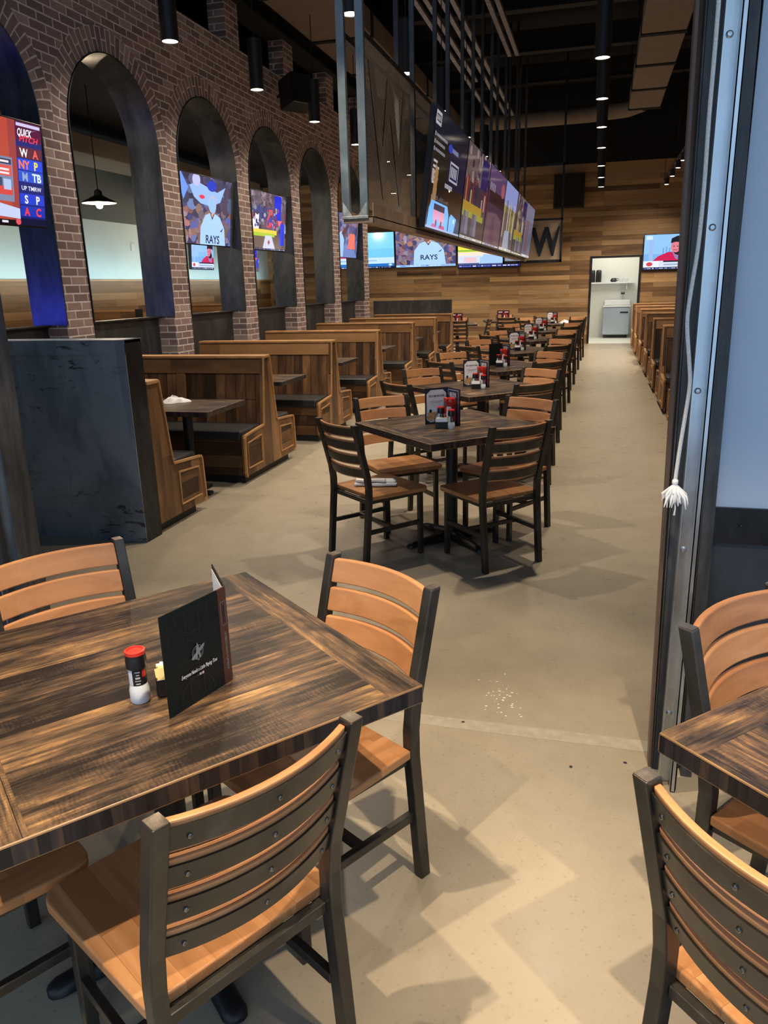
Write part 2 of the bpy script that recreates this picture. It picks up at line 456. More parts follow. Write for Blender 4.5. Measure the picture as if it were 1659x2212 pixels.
M['cloth'] = plain('white_cotton', (.80,.80,.80), .9, 0, .1, .05, 60)
M['rope'] = plain('white_rope', (.66,.66,.64), .9, 0, .1, .2, 220)
M['red_plastic'] = plain('red_plastic', (.75,.045,.03), .3)
M['ketchup'] = plain('ketchup_red', (.42,.020,.012), .2)
M['green_plastic'] = plain('green_wrap', (.03,.16,.05), .35)
M['label_white'] = plain('paper_white', (.78,.80,.82), .5)
M['label_black'] = plain('print_black', (.012,.012,.016), .4)
M['yellow_paper'] = plain('yellow_paper', (.85,.68,.28), .6)
M['pink_paper'] = plain('pink_paper', (.75,.45,.5), .6)
M['cover'] = plain('black_menu_cover', (.006,.010,.010), .45, 0, .25)
M['cover_spine'] = plain('brown_menu_spine', (.075,.030,.022), .35)
M['cover_line'] = plain('faint_grey_print', (.018,.022,.022), .4)
M['ink_grey'] = plain('grey_print', (.20,.22,.235), .4)
M['food'] = plain('printed_food', (.62,.36,.15), .5, 0, .2, .5, 120)
M['navy'] = plain('navy_print', (.02,.025,.05), .4)
M['purple'] = plain('purple_print', (.10,.02,.06), .4)
M['salt'] = plain('white_salt', (.82,.86,.90), .35)
M['copper_white'] = plain('shade_inside_white', (.8,.74,.6), .4)

def glass_mat():
    m, nt, b = newmat('clear_glass', .05, 0, (.9,.9,.9))
    b.inputs['Transmission Weight'].default_value = 1.0
    b.inputs['IOR'].default_value = 1.2
    return m
M['glass'] = glass_mat()
def mesh_mat():
    """expanded steel mesh: real openings by a transparent / metal pattern"""
    m, nt, b = newmat('expanded_metal_mesh', .6, .2, (.55,.46,.36))
    out = nt.nodes['Material Output']
    v = coords(nt, 'Object', 'yzx')
    def stripes(dx, dz, w_):
        sp = N(nt, 'ShaderNodeSeparateXYZ'); nt.links.new(v, sp.inputs[0])
        t = fmath(nt, 'ADD', fmath(nt, 'MULTIPLY', sp.outputs[0], dx), fmath(nt, 'MULTIPLY', sp.outputs[1], dz))
        fr = fmath(nt, 'FRACT', t)
        return fmath(nt, 'LESS_THAN', fr, w_)
    s = fmath(nt, 'MAXIMUM', stripes(26, 36, .52), stripes(-26, 36, .24))
    tr = N(nt, 'ShaderNodeBsdfTransparent')
    mx = N(nt, 'ShaderNodeMixShader')
    nt.links.new(s, mx.inputs[0]); nt.links.new(tr.outputs[0], mx.inputs[1]); nt.links.new(b.outputs[0], mx.inputs[2])
    nt.links.new(mx.outputs[0], out.inputs[0])
    return m
M['mesh'] = mesh_mat()

# ------------------------------------------------------------------ text
_txt = {}
def text_geo(s, bold=0.0, shear=0.0):
    """font outlines as (verts2d, faces), height about 0.7 for capitals"""
    k = (s, bold, shear)
    if k not in _txt:
        cu = bpy.data.curves.new('lettering', 'FONT'); cu.body = s; cu.size = 1.0
        cu.resolution_u = 3; cu.offset = bold; cu.shear = shear
        ob = bpy.data.objects.new('lettering', cu)
        me = ob.to_mesh()
        vs = [(max(-.2, min(v.co.x, len(s)*1.0)), max(-.25, min(v.co.y, .95))) for v in me.vertices]
        fs = [tuple(p.vertices) for p in me.polygons]
        ob.to_mesh_clear(); bpy.data.objects.remove(ob); bpy.data.curves.remove(cu)
        xs = [v[0] for v in vs] or [0]
        _txt[k] = (vs, fs, min(xs), max(xs))
    return _txt[k]

class Pic:
    """flat artwork on a face: local x right, z up, looking at it from -y; layers step out by eps"""
    def __init__(s, w, h, y=0.0, eps=.0004):
        s.w, s.h, s.y, s.eps = w, h, y, eps*(.12 if w > .5 else 1)
        s.mb, s.mats, s.n = MB(), [], 0
    def _m(s, m):
        if m not in s.mats: s.mats.append(m)
        return s.mats.index(m)
    @staticmethod
    def clip(pts):
        for ax, lim, sg in ((0, 0, 1), (0, 1, -1), (1, 0, 1), (1, 1, -1)):
            out = []
            for i in range(len(pts)):
                a, b = pts[i-1], pts[i]
                da, db = sg*(a[ax]-lim), sg*(b[ax]-lim)
                if (da >= 0) != (db >= 0):
                    t = da/(da-db); out.append((a[0]+(b[0]-a[0])*t, a[1]+(b[1]-a[1])*t))
                if db >= 0: out.append(b)
            pts = out
            if len(pts) < 3: return None
        return pts
    def poly(s, pts, m):
        pts = s.clip(list(pts))
        if not pts: return
        s.n += 1
        y = s.y - s.n*s.eps
        s.mb.poly([((u-.5)*s.w, y, (v-.5)*s.h) for u, v in pts], s._m(m))
    def rect(s, u0, v0, u1, v1, m):
        s.poly([(u0,v0),(u1,v0),(u1,v1),(u0,v1)], m)
    def ell(s, u, v, ru, rv, m, n=18, a0=0, a1=2*pi):
        s.poly([(u+ru*cos(a0+(a1-a0)*k/n), v+rv*sin(a0+(a1-a0)*k/n)) for k in range(n)], m)
    def ring(s, u, v, r, t, m, n=28, a0=0, a1=2*pi):
        s.n += 1; y = s.y - s.n*s.eps; k_ = s._m(m); asp = s.w/s.h
        for k in range(n):
            q = []
            for rr, kk in ((r-t, k), (r, k), (r, k+1), (r-t, k+1)):
                a = a0+(a1-a0)*kk/n
                q.append(((u+rr*cos(a)-.5)*s.w, y, (v+rr*asp*sin(a)-.5)*s.h))
            s.mb.poly(q, k_)
    def line(s, u0, v0, u1, v1, t, m):
        dx, dz = (u1-u0)*s.w, (v1-v0)*s.h; L = sqrt(dx*dx+dz*dz) or 1
        nx, nz = -dz/L*t/2/s.w, dx/L*t/2/s.h
        s.poly([(u0+nx,v0+nz),(u0-nx,v0-nz),(u1-nx,v1-nz),(u1+nx,v1+nz)], m)
    def text(s, t, u, v, size, m, bold=0.0, shear=0.0, width=None, rot=0.0):
        """centred text, size = letter size in metres, optional total width in metres"""
        vs, fs, x0, x1 = text_geo(t, bold, shear)
        s.n += 1; y = s.y - s.n*s.eps
        sx = size if width is None else width/max(x1-x0, 1e-6)
        cx = (x0+x1)/2
        pts = []
        for x, z in vs:
            a, b = (x-cx)*sx, (z-.35)*size
            a, b = a*cos(rot)-b*sin(rot), a*sin(rot)+b*cos(rot)
            pts.append(((u-.5)*s.w+a, y, (v-.5)*s.h+b))
        s.mb.raw(pts, fs, s._m(m))
    def build(s, name, parent, loc=None, rot=None):
        return s.mb.build(name, s.mats, parent, loc, rot)

# ================================================================== SETTING
XW = -4.52          # face of the brick arcade
YF = 21.7           # far wall
ZC = 6.3            # black ceiling
PIER0, BAY, PW = 6.2, 1.85, .38
RA, ZS = BAY/2 - PW/2, 3.01
ZLEDGE = 1.35

MB().box(-10.5, 4.0, -4.0, 26.5, -.12, 0).build('floor', M['floor'], kind='structure')
MB().box(-10.5, 4.0, 2.47, 26.5, ZC, ZC+.1).build('ceiling', M['ceil'], kind='structure')
MB().box(-10.5, 4.0, -2.2, 2.47, 4.15, 4.25).build('ceiling_front', M['ceil'], kind='structure')
# far wall with its doorway
DX0, DX1, DZ = -.215, .955, 2.165
mb = MB()
mb.box(-10.5, DX0, YF, YF+.12, 0, 4.45); mb.box(DX1, 4.0, YF, YF+.12, 0, 4.45); mb.box(DX0, DX1, YF, YF+.12, DZ, 4.45)
mb.build('wall_back', M['far_wood'], kind='structure')
MB().box(-10.5, 4.0, YF+.02, YF+.14, 4.45, ZC).build('wall_back_upper', M['ceil'], kind='structure')
mb = MB()
t = .055
mb.box(DX0-t, DX0, YF-.03, YF+.13, 0, DZ+t); mb.box(DX1, DX1+t, YF-.03, YF+.13, 0, DZ+t); mb.box(DX0, DX1, YF-.03, YF+.13, DZ, DZ+t)
mb.build('door_1', M['steel_dark'], kind='structure', bevel=.004)
# service room behind the doorway
mb = MB()
mb.box(-.75, 2.2, 24.3, 24.4, 0, 2.9); mb.box(-.80, -.70, YF+.14, 24.4, 0, 2.9); mb.box(1.12, 1.22, YF+.14, 24.4, 0, 2.9)
mb.box(-.8, 1.22, YF+.14, 24.4, 2.8, 2.9)
mb.build('wall_service', M['white'], kind='structure')
MB().box(-.70, 1.12, YF, 24.3, .0, .004).build('floor_service', plain('white_tile', (.74,.75,.68), .35), kind='structure')
MB().box(2.6, 2.7, 2.47, 26.5, 0, ZC).build('wall_right', M['far_wood'], kind='structure')
mb = MB(); mb.box(-9.4, -9.3, -2.0, 26.5, 1.84, 2.95); mb.build('wall_left_painted', M['pale_wall'], kind='structure')
MB().box(-9.4, -9.3, -2.0, 26.5, 2.95, ZC).build('wall_left_upper', M['grey_wall'], kind='structure')
mb = MB(); mb.box(-9.4, -9.27, -2.0, 26.5, 0, 1.84); mb.build('wall_left_wainscot', M['side_wood'], kind='structure')
MB().box(-9.4, -9.255, -2.0, 26.5, 1.84, 1.872).build('trim_1', M['booth_trim'], kind='structure')

MB().box(-10.5, XW-.6, 2.62, YF, 4.35, 4.45).build('ceiling_side', M['ceil'], kind='structure')
# brick arcade
def arcade():
    mb = MB()
    th = .33
    ztop = 4.5
    piers = [PIER0 + BAY*k for k in range(-2, 6)]
    R2 = RA + .205
    for yc in piers:
        y0, y1 = yc-PW/2, yc+PW/2
        for x in (XW, XW-th):
            mb.poly([(x,y0,0),(x,y1,0),(x,y1,ZS),(x,y0,ZS)], 0, [(y0,0),(y1,0),(y1,ZS),(y0,ZS)])
        for y in (y0, y1):
            mb.poly([(XW,y,0),(XW-th,y,0),(XW-th,y,ZS),(XW,y,ZS)], 0, [(0,0),(th,0),(th,ZS),(0,ZS)])
        # stub of the pier above the wall
        mb.box(XW-.22, XW+.0, yc-.19, yc+.19, ztop, 5.0)
        for fi, f in enumerate(mb.f[-6:]):
            idx = len(mb.f)-6+fi
            mb.uv[idx] = [((mb.v[k][1]+mb.v[k][0]*.5), mb.v[k][2]) for k in f]
    n = 26
    for yc in [p + BAY/2 for p in piers[:-1]]:
        for x in (XW, XW-th):
            for k in range(n):
                a0, a1 = pi*k/n, pi*(k+1)/n
                def pt(r, a):
                    return [max(-BAY/2, min(BAY/2, r*cos(a))), ZS + r*sin(a)]
                i0, i1, o0, o1 = pt(RA, a0), pt(RA, a1), pt(R2, a0), pt(R2, a1)
                P = lambda q: (x, yc+q[0], q[1])
                mb.poly([P(i0), P(o0), P(o1), P(i1)], 0, [(0, a0*(RA+.1)), (R2-RA, a0*(RA+.1)), (R2-RA, a1*(RA+.1)), (0, a1*(RA+.1))])
                if abs(o0[0]-o1[0]) > 1e-6:
                    q = [P(o0), (x, yc+o0[0], ztop), (x, yc+o1[0], ztop), P(o1)]
                    mb.poly(q, 0, [(p[1], p[2]) for p in q])
                if k == 0 or k == n-1: pass
    y0, y1 = piers[0]-PW/2, piers[-1]+PW/2
    mb.poly([(XW,y0,ztop),(XW,y1,ztop),(XW-th,y1,ztop),(XW-th,y0,ztop)], 0, [(y0,0),(y1,0),(y1,th),(y0,th)])
    for s, yy in ((-1, y0), (1, y1)): pass
    mb.build('wall_left', M['brick'], kind='structure')
    # steel liners, low infill panels with ledges
    i = 2
    for yc in [p + BAY/2 for p in piers[:-1]]:
        lin = MB()
        r0, r1, xa, xb = RA-.012, RA, XW+.012, XW-th-.012
        pts = [(-1, ZLEDGE)] + [(cos(pi-pi*k/28), ZS + 0) for k in range(0)]
        path_i = [(-r0, ZLEDGE)] + [(r0*cos(pi-pi*k/28), ZS+r0*sin(pi-pi*k/28)) for k in range(29)] + [(r0, ZLEDGE)]
        path_o = [(-r1, ZLEDGE)] + [(r1*cos(pi-pi*k/28), ZS+r1*sin(pi-pi*k/28)) for k in range(29)] + [(r1, ZLEDGE)]
        np_ = len(path_i)
        vs = [(xa, yc+q[0], q[1]) for q in path_i] + [(xb, yc+q[0], q[1]) for q in path_i] + [(xa, yc+q[0], q[1]) for q in path_o] + [(xb, yc+q[0], q[1]) for q in path_o]
        lin.raw(vs, [(k, k+1, np_+k+1, np_+k) for k in range(np_-1)], 0, True)
        lin.raw(vs, [(k, 2*np_+k, 2*np_+k+1, k+1) for k in range(np_-1)] + [(np_+k, np_+k+1, 3*np_+k+1, 3*np_+k) for k in range(np_-1)], 0)
        lin.build('trim_%d' % i, M['steel_liner'], kind='structure'); i += 1
        pan = MB()
        pan.box(XW-.26, XW-.20, yc-RA, yc+RA, 0, ZLEDGE-.012)
        pan.box(XW-.31, XW-.17, yc-RA, yc+RA, ZLEDGE-.012, ZLEDGE)
        pan.build('trim_%d' % i, M['steel_mid'], kind='structure'); i += 1
arcade()
# black beam resting on the piers' stubs
mb = MB()
mb.box(XW-.25, XW+.10, 2.6, YF, 5.0, 5.03); mb.box(XW-.09, XW-.06, 2.6, YF, 5.03, 5.32); mb.box(XW-.25, XW+.10, 2.6, YF, 5.32, 5.35)
mb.build('trim_30', M['ceil'], kind='structure')

# opening between the front room and the hall
mb = MB()
mb.box(.372, 4.0, 2.47, 2.60, 0, 4.15)
mb.build('wall_front', M['dark_wall'], kind='structure')
MB().box(.372, 3.4, 2.455, 2.47, .935, 4.15).build('wall_front_panel', M['panel_blue'], kind='structure')
mb = MB()
mb.box(.372, 3.4, 2.450, 2.47, 0, .822)
mb.build('wall_front_wainscot', M['wains'], kind='structure')
mb = MB(); mb.box(.372, 3.4, 2.442, 2.47, .822, .935)
for xx, zz in ((.452, .880), (.80, .880), (1.2, .88)):
    mb.lathe([(.006, 0), (.005, .004), (.002, .006)], (xx, 2.442, zz), 10, 0)
mb.build('trim_31', M['steel_dark'], kind='structure')
mb = MB()
mb.box(-2.32, .372, 2.47, 2.60, 3.35, 4.15)
mb.build('wall_front_header', M['dark_wall'], kind='structure')
# added, unseen clerestory band above the front room, letting sky light onto the brick
mb = MB()
for x in (-4.4, -2.7, -1.0, .7, 2.4): mb.box(x-.04, x+.04, 2.48, 2.58, 4.25, ZC)
mb.box(-4.4, 2.6, 2.48, 2.58, 4.15, 4.32); mb.box(-4.4, 2.6, 2.48, 2.58, 6.05, ZC)
mb.build('added_window_1', M['black'], kind='structure')
mb = MB(); mb.box(-5.3, -2.32, 2.47, 2.60, 0, 4.15); mb.box(-10.5, -9.1, 2.47, 2.60, 0, ZC); mb.box(-9.1, -5.3, 2.47, 2.60, 0, .9); mb.box(-9.1, -4.4, 2.47, 2.60, 2.7, ZC)
mb.build('wall_front_left', M['dark_wall'], kind='structure')
# right jamb: brown edge, dark steel plate, angle beside the panel (all a hair off plumb, as they stand)
def lean(mb, k=.0125):
    mb.v = [(x - k*z, y, z) for x, y, z in mb.v]; return mb
mb = MB(); mb.box(.243, .2515, 2.44, 2.50, 0, 3.35); lean(mb, .016).build('trim_32', M['brown_steel'], kind='structure')
mb = MB(); mb.box(.2525, .2555, 2.425, 2.62, 0, 3.35); mb.box(.2585, .300, 2.43, 2.60, 0, 3.35); mb.box(.2555, .2585, 2.437, 2.6, 0, 3.35)
lean(mb, .010).build('trim_33', M['steel_jamb'], kind='structure')
mb = MB(); mb.box(.345, .380, 2.41, 2.47, 0, 3.9); mb.box(.296, .352, 2.455, 2.60, 0, 3.9)
lean(mb, .009).build('trim_34', M['steel_jamb'], kind='structure')
# left jamb
mb = MB()
mb.box(-2.335, -2.262, 2.50, 2.62, 0, 3.35); mb.box(-2.262, -2.258, 2.49, 2.625, 0, 3.35)
mb.build('trim_35', M['steel_jamb'], kind='structure')
# saw cut joint in the slab at the opening
MB().box(-2.26, .25, 2.53, 2.60, -.001, .0008).build('trim_36', plain('pale_concrete_strip', (.385,.345,.28), .4, 0, .25, .12, 30), kind='structure')

# garage door tracks
def door_track(x0, x1, label, flip=1):
    r = thing('garage_door_track', label, 'door track', ((x0+x1)/2, 2.345 if flip > 0 else 2.47, 0), 0, 'overhead door tracks')
    w = x1-x0
    a, b = -w/2, w/2
    if flip < 0: a, b = b, a
    mb = MB()
    t = .003
    def bx(xa, xb, *q): mb.box(min(xa, xb), max(xa, xb), *q)
    bx(a, b*.30, .02, .02+t, 0.005, 3.3)                     # wide flat leg
    bx(a, a+t*flip, -.008, .02, 0.005, 3.3)
    bx(b*.30, b*.30+t*flip, -.035, .02, .005, 3.3)           # track channel
    bx(b*.30, b*.86, -.035, -.035+t, .005, 3.3)
    bx(b*.86-t*flip, b*.86, -.035, -.012, .005, 3.3)
    mb.build('rail', M['galv'], r)
    mb = MB(); bx(b*.9, b, -.02, .03, 0.005, 3.3); mb.build('wall_angle', M['steel_jamb'], r)
    for z in (.26, .82, 1.30, 1.74, 2.2):
        s = MB()
        s.lathe([(.0095, 0), (.0095, .002), (.006, .004), (.006, .009), (.002, .0095)], ((a+b*.30)/2, 0, 0), 12, 0, True, 'y')
        for i, v in enumerate(s.v): s.v[i] = (v[0], .02 - v[1], v[2]+z)
        s.build('bolt', M['galv'], r)
    return r
door_track(.268, .323, 'galvanised steel door track running up the right jamb beside the pale panel')
door_track(-2.42, -2.345, 'galvanised steel door track at the left edge behind the left wooden chair', -1)

# pull rope
ROPE_LINE = [(.2489,2.6),(.2490,2.3075),(.2498,2.166),(.2496,2.009),(.2520,1.843),(.2511,1.729),(.2480,1.6585),(.2400,1.5626),(.2385,1.4887),(.2520,1.388),(.2590,1.3237),(.2537,1.2318),(.2476,1.1512),(.2427,1.0688),(.2419,1.043)]
def rope():
    px = ROPE_LINE
    pts = []
    for i in range(len(px)-1):
        for k in range(4):
            t = k/4
            a = px[max(i-1,0)]; b = px[i]; c = px[i+1]; d = px[min(i+2,len(px)-1)]
            f = lambda j: .5*((2*b[j])+(-a[j]+c[j])*t+(2*a[j]-5*b[j]+4*c[j]-d[j])*t*t+(-a[j]+3*b[j]-3*c[j]+d[j])*t**3)
            pts.append((f(0)-px[-1][0], 0, f(1)-px[-1][1]))
    pts.append((0,0,0))
    r = thing('pull_rope', 'thin white rope with a frayed end hanging against the right door jamb', 'rope', (px[-1][0], 2.325, px[-1][1]))
    mb = MB(); mb.tube(pts, .0055, 8); mb.build('cord', M['rope'], r)
    mb = MB()
    mb.lathe([(.003,.012),(.0085,.006),(.009,-.002),(.006,-.010),(.003,-.014)][::-1], (0,0,-.004), 12)
    mb.build('knot', M['cloth'], r)
    rnd = random.Random(3)
    mb = MB()
    for k in range(46):
        a = rnd.uniform(-2.9, 2.9)*.34 + rnd.choice((-.25,.1,.3)); L = rnd.uniform(.035, .070)
        dx, dy = sin(a)*.034*rnd.uniform(.6,1.3), rnd.uniform(-.018, .012)
        p = [(0,0,-.010), (dx*.45, dy*.6, -.012-L*.28), (dx*.95, dy, -.012-L*.62), (dx*1.0+rnd.uniform(-.006,.006), dy, -.012-L)]
        mb.tube(p, [.003, .0045, .004, .0012], 5)
    mb.tube([(.003,0,-.06),(.006,0,-.085),(.004,0,-.105)], [.003,.002,.003], 5)
    mb.build('frayed_end', M['cloth'], r)
rope()

# ================================================================== CHAIR
def make_chair(label):
    r = thing('dining_chair', label, 'chair')
    HX = .195
    # seat: boards with rounded front corners
    pts = []
    def arc(cx, cy, rad, a0, a1, n=7):
        return [(cx+rad*cos(a0+(a1-a0)*k/n), cy+rad*sin(a0+(a1-a0)*k/n)) for k in range(n+1)]
    pts += arc(.230-.045, .222-.045, .045, 0, pi/2)
    pts += arc(-.230+.045, .222-.045, .045, pi/2, pi)
    pts += [(-.210, -.185), (.210, -.185)]
    MB().prism(pts, 'z', .408, .434).build('seat', M['seat_wood'], r, bevel=.005, seg=3)
    # rear posts: splayed foot, straight past the seat, leaning back
    side = [(-.238, 0), (-.212, .30), (-.203, .40), (-.202, .48), (-.212, .56), (-.288, .862)]
    hw = .018
    for s in (-1, 1):
        poly = [(y+hw, z) for y, z in side] + [(y-hw, z) for y, z in side[::-1]]
        x0, x1 = s*HX-.0155, s*HX+.0155
        p = MB().prism(poly, 'x', x0, x1).build('back_post', M['chair_metal'], r, bevel=.0035)
        c = MB(); c.box(x0+.002, x1-.002, -.288-hw+.002, -.288+hw-.002, .8615, .8635)
        c.build('cap', M['chair_cap'], p)
    for s in (-1, 1):
        MB().box(s*.185-.014, s*.185+.014, .165, .195, 0, .386).build('leg', M['chair_metal'], r, bevel=.003)
    f = MB()
    f.box(-.2, .2, .168, .194, .384, .4075); f.box(-.18, .18, -.205, -.182, .382, .4075)
    for s in (-1, 1): f.box(s*.185-.012, s*.185+.012, -.186, .17, .384, .4075)
    f.build('seat_frame', M['chair_metal'], r, bevel=.0025)
    for s in (-1, 1):
        MB().box(s*.187-.010, s*.187+.010, -.205, .168, .196, .222).build('side_stretcher', M['chair_metal'], r, bevel=.0025)
    MB().box(-.178, .178, -.035, -.013, .197, .221).build('cross_stretcher', M['chair_metal'], r, bevel=.0025)
    # four curved slats with a dark steel strap screwed on behind each
    lean = (.288-.212)/(.862-.56)
    def yb(z): return -.212 - (z-.56)*lean
    n = 14
    def curved(z0, z1, off, th, half, sag=.040):
        vs, fs = [], []
        for k in range(n+1):
            x = -half + 2*half*k/n
            q = sag*(1-(x/.18)**2)
            for z, o in ((z0, off), (z1, off), (z1, off-th), (z0, off-th)):
                vs.append((x, yb(z)-q+o, z))
        for k in range(n):
            for j in range(4):
                fs.append((k*4+j, k*4+(j+1) % 4, (k+1)*4+(j+1) % 4, (k+1)*4+j))
        fs += [(3,2,1,0), (n*4, n*4+1, n*4+2, n*4+3)]
        return vs, fs
    top = .853
    for k in range(4):
        z1 = top - k*.0825; z0 = z1 - .068
        vs, fs = curved(z0, z1, .012, .017, .179)
        sl = MB().raw(vs, fs).build('back_slat', M['slat_wood'], r, bevel=.004, seg=2)
        vs, fs = curved(z0+.010, z0+.056, -.0055, .005, .181)
        st = MB().raw(vs, fs, 0)
        zc = z0+.033
        for x in (-.150, 0, .150):
            q = .040*(1-(x/.18)**2)
            sc = MB(); sc.lathe([(.0050,0),(.0044,.0025),(.0022,.0034),(.002,.0026)], (0,0,0), 10, 1, True, 'y')
            st.raw([(v[0]+x, yb(zc)-q-.0105-v[1], v[2]+zc) for v in sc.v], sc.f, 1, True)
        st.build('metal_strap', [M['chair_metal'], M['screw']], sl)
    return r
chair0 = make_chair('x')
chair_used = [False]
def place_chair(x, y, f, label, group):
    """f = facing direction (front of the seat)"""
    rz = atan2(-f[0], f[1])
    if not chair_used[0]:
        chair_used[0] = True
        chair0.location = (x, y, 0); chair0.rotation_euler = (0, 0, rz); chair0['label'] = label; chair0['group'] = group
        return chair0
    return dup(chair0, (x, y, 0), rz, label, group)

# ================================================================== SQUARE TABLE
TS, TH = .906, .762
def make_table(label):
    r = thing('square_table', label, 'table', group='square dining tables')
    h, e, z1, z0 = TS/2, TS/2-.092, TH, TH-.044
    xs = [-h, -e, e, h]
    vs = [(x, y, z) for z in (z1, z0) for y in (-h, h) for x in xs]
    I = lambda zi, yi, xi: zi*8+yi*4+xi
    b = MB()
    b.raw(vs, [], 0); 
    F = []
    def add(f, m): b.f.append(f); b.m.append(m); b.uv.append(None); b.sm.append(False)
    for k in range(3):
        add((I(0,0,k), I(0,0,k+1), I(0,1,k+1), I(0,1,k)), 0 if k == 1 else 1)
        add((I(1,0,k), I(1,1,k), I(1,1,k+1), I(1,0,k+1)), 2)
        add((I(0,0,k), I(1,0,k), I(1,0,k+1), I(0,0,k+1)), 2)
        add((I(0,1,k), I(0,1,k+1), I(1,1,k+1), I(1,1,k)), 2)
    add((I(0,0,0), I(0,1,0), I(1,1,0), I(1,0,0)), 2)
    add((I(0,0,3), I(1,0,3), I(1,1,3), I(0,1,3)), 2)
    o = b.build('tabletop', [M['table_top'], M['table_end'], M['table_edge'], M['table_worn']], r, bevel=.0035, seg=2)
    o.modifiers[0].material = 3
    MB().lathe([(.038, .03), (.038, z0-.02)], (0,0,0), 20).build('column', M['iron'], r)
    p = MB(); p.box(-.16, .16, -.02, .02, z0-.02, z0-.001); p.box(-.02, .02, -.16, .16, z0-.02, z0-.001)
    p.build('top_bracket', M['iron'], r)
    for k in range(4):
        a = pi/2*k
        ft = MB()
        pr = [(.03, .075, .034), (.10, .066, .032), (.20, .050, .029), (.29, .036, .030), (.315, .032, .031), (.335, .024, .022), (.341, .018, .010)]
        vs, fs = [], []
        for d, zt, w in pr:
            for kk in range(8):
                aa = pi*kk/7
                vs.append((d*cos(a) - w*cos(aa)*sin(a), d*sin(a) + w*cos(aa)*cos(a), .006 + (zt-.006)*sin(aa)**.7))
        m_ = 8
        for j in range(len(pr)-1):
            for kk in range(m_):
                fs.append((j*m_+kk, j*m_+(kk+1) % m_, (j+1)*m_+(kk+1) % m_, (j+1)*m_+kk))
        fs += [tuple(range(m_))[::-1], tuple((len(pr)-1)*m_+kk for kk in range(m_))]
        ft.raw(vs, fs, 0, True)
        ft.lathe([(.017, 0), (.017, .02)], (.31*cos(a), .31*sin(a), 0), 10)
        ft.build('foot', M['iron'], r)
    return r
table0 = make_table('square reclaimed wood table in the front room under the standing black menu')
T1 = (-.970, 1.430); A1 = atan2(.768, .639)
table0.location = (*T1, 0); table0.rotation_euler = (0, 0, A1)
A3 = atan2(.713, .701)
T3 = (.795, 1.412)
dup(table0, (*T3, 0), A3+pi/2, 'square reclaimed wood table cut off by the right edge of the frame')

# chairs of the front room
G = 'ladder back dining chairs'
place_chair(-.743, 1.146, (-.865, .502), 'ladder back chair in the foreground with its back to us at the standing menu table', G)
place_chair(-.694, 1.666, (-.514, -.857), 'ladder back chair facing us at the right end of the standing menu table', G)
place_chair(-1.308, 1.100, (.52, .855), 'mostly cut off chair at lower left, its seat corner under the standing menu table', G)
d = Vector((.218, .289)).normalized()
c1f = Vector((-1.440, 2.016)) - d*.195 + Vector((d.y, -d.x))*.288
place_chair(c1f.x, c1f.y, (d.y, -d.x), 'ladder back chair behind the left part of the standing menu table, beside the steel jamb', G)
d = Vector((.70, -.714)).normalized()
c3n = Vector((.110, 1.112)) + d*.195 + Vector((-d.y, d.x))*.288
place_chair(c3n.x, c3n.y, (-d.y, d.x), 'ladder back chair at lower right with its back to us, cut by the right edge', G)
d = Vector((.60, .80)).normalized()
c3f = Vector((.230, 1.695)) + d*.195 + Vector((d.y, -d.x))*.288
place_chair(c3f.x, c3f.y, (d.y, -d.x), 'ladder back chair against the pale panel behind the right cut off table', G)

# the row of tables down the hall
ROW = [(-.858, 4.753), (-.935, 6.62), (-.955, 8.42), (-.965, 10.45), (-.960, 12.55), (-.955, 14.75), (-.90, 17.3)]
ORD = ['nearest', 'second', 'third', 'fourth', 'fifth', 'sixth', 'seventh']
OFF = [((.274, -.273), (-.690, .724), 'near aisle side, its back to us'),
       ((-.392, -.318), (.640, .768), 'near booth side, its back to us'),
       ((-.412, .300), (.644, -.765), 'far booth side, facing us'),
       ((.298, .286), (-.516, -.857), 'far aisle side, facing us')]
rnd = random.Random(11)
for i, (x, y) in enumerate(ROW):
    dup(table0, (x, y, 0), radians(44.6 + (rnd.uniform(-2, 2) if i else 0)), 'square table, %s of the row down the hall aisle' % ORD[i])
    for (ox, oy), f, where in OFF:
        j = (rnd.uniform(-.02, .02), rnd.uniform(-.02, .02), rnd.uniform(-.04, .04)) if i else (0, 0, 0)
        s_ = 1.02 if not i else 1.10
        fx, fy = f[0]*cos(j[2])-f[1]*sin(j[2]), f[0]*sin(j[2])+f[1]*cos(j[2])
        place_chair(x+ox*s_+j[0], y+oy*s_+j[1], (fx, fy), 'ladder back chair at %s hall row table, %s' % (ORD[i], where), G)
BACKT = [(-3.05, 17.6), (-2.15, 18.9)]
for i, (x, y) in enumerate(BACKT):
    nm = ('left', 'right')[i]
    dup(table0, (x, y, 0), radians(8+i*6), 'square table in the back corner, %s one of the pair by the plank wall' % nm)
    for (ox, oy), f, where in [((.1,-.42),(-.1,1),'near side'), ((.44,.06),(-1,.05),'right side'), ((-.05,.44),(.08,-1),'far side')]:
        place_chair(x+ox, y+oy, f, 'ladder back chair on the %s of the %s back corner table' % (where, nm), G)

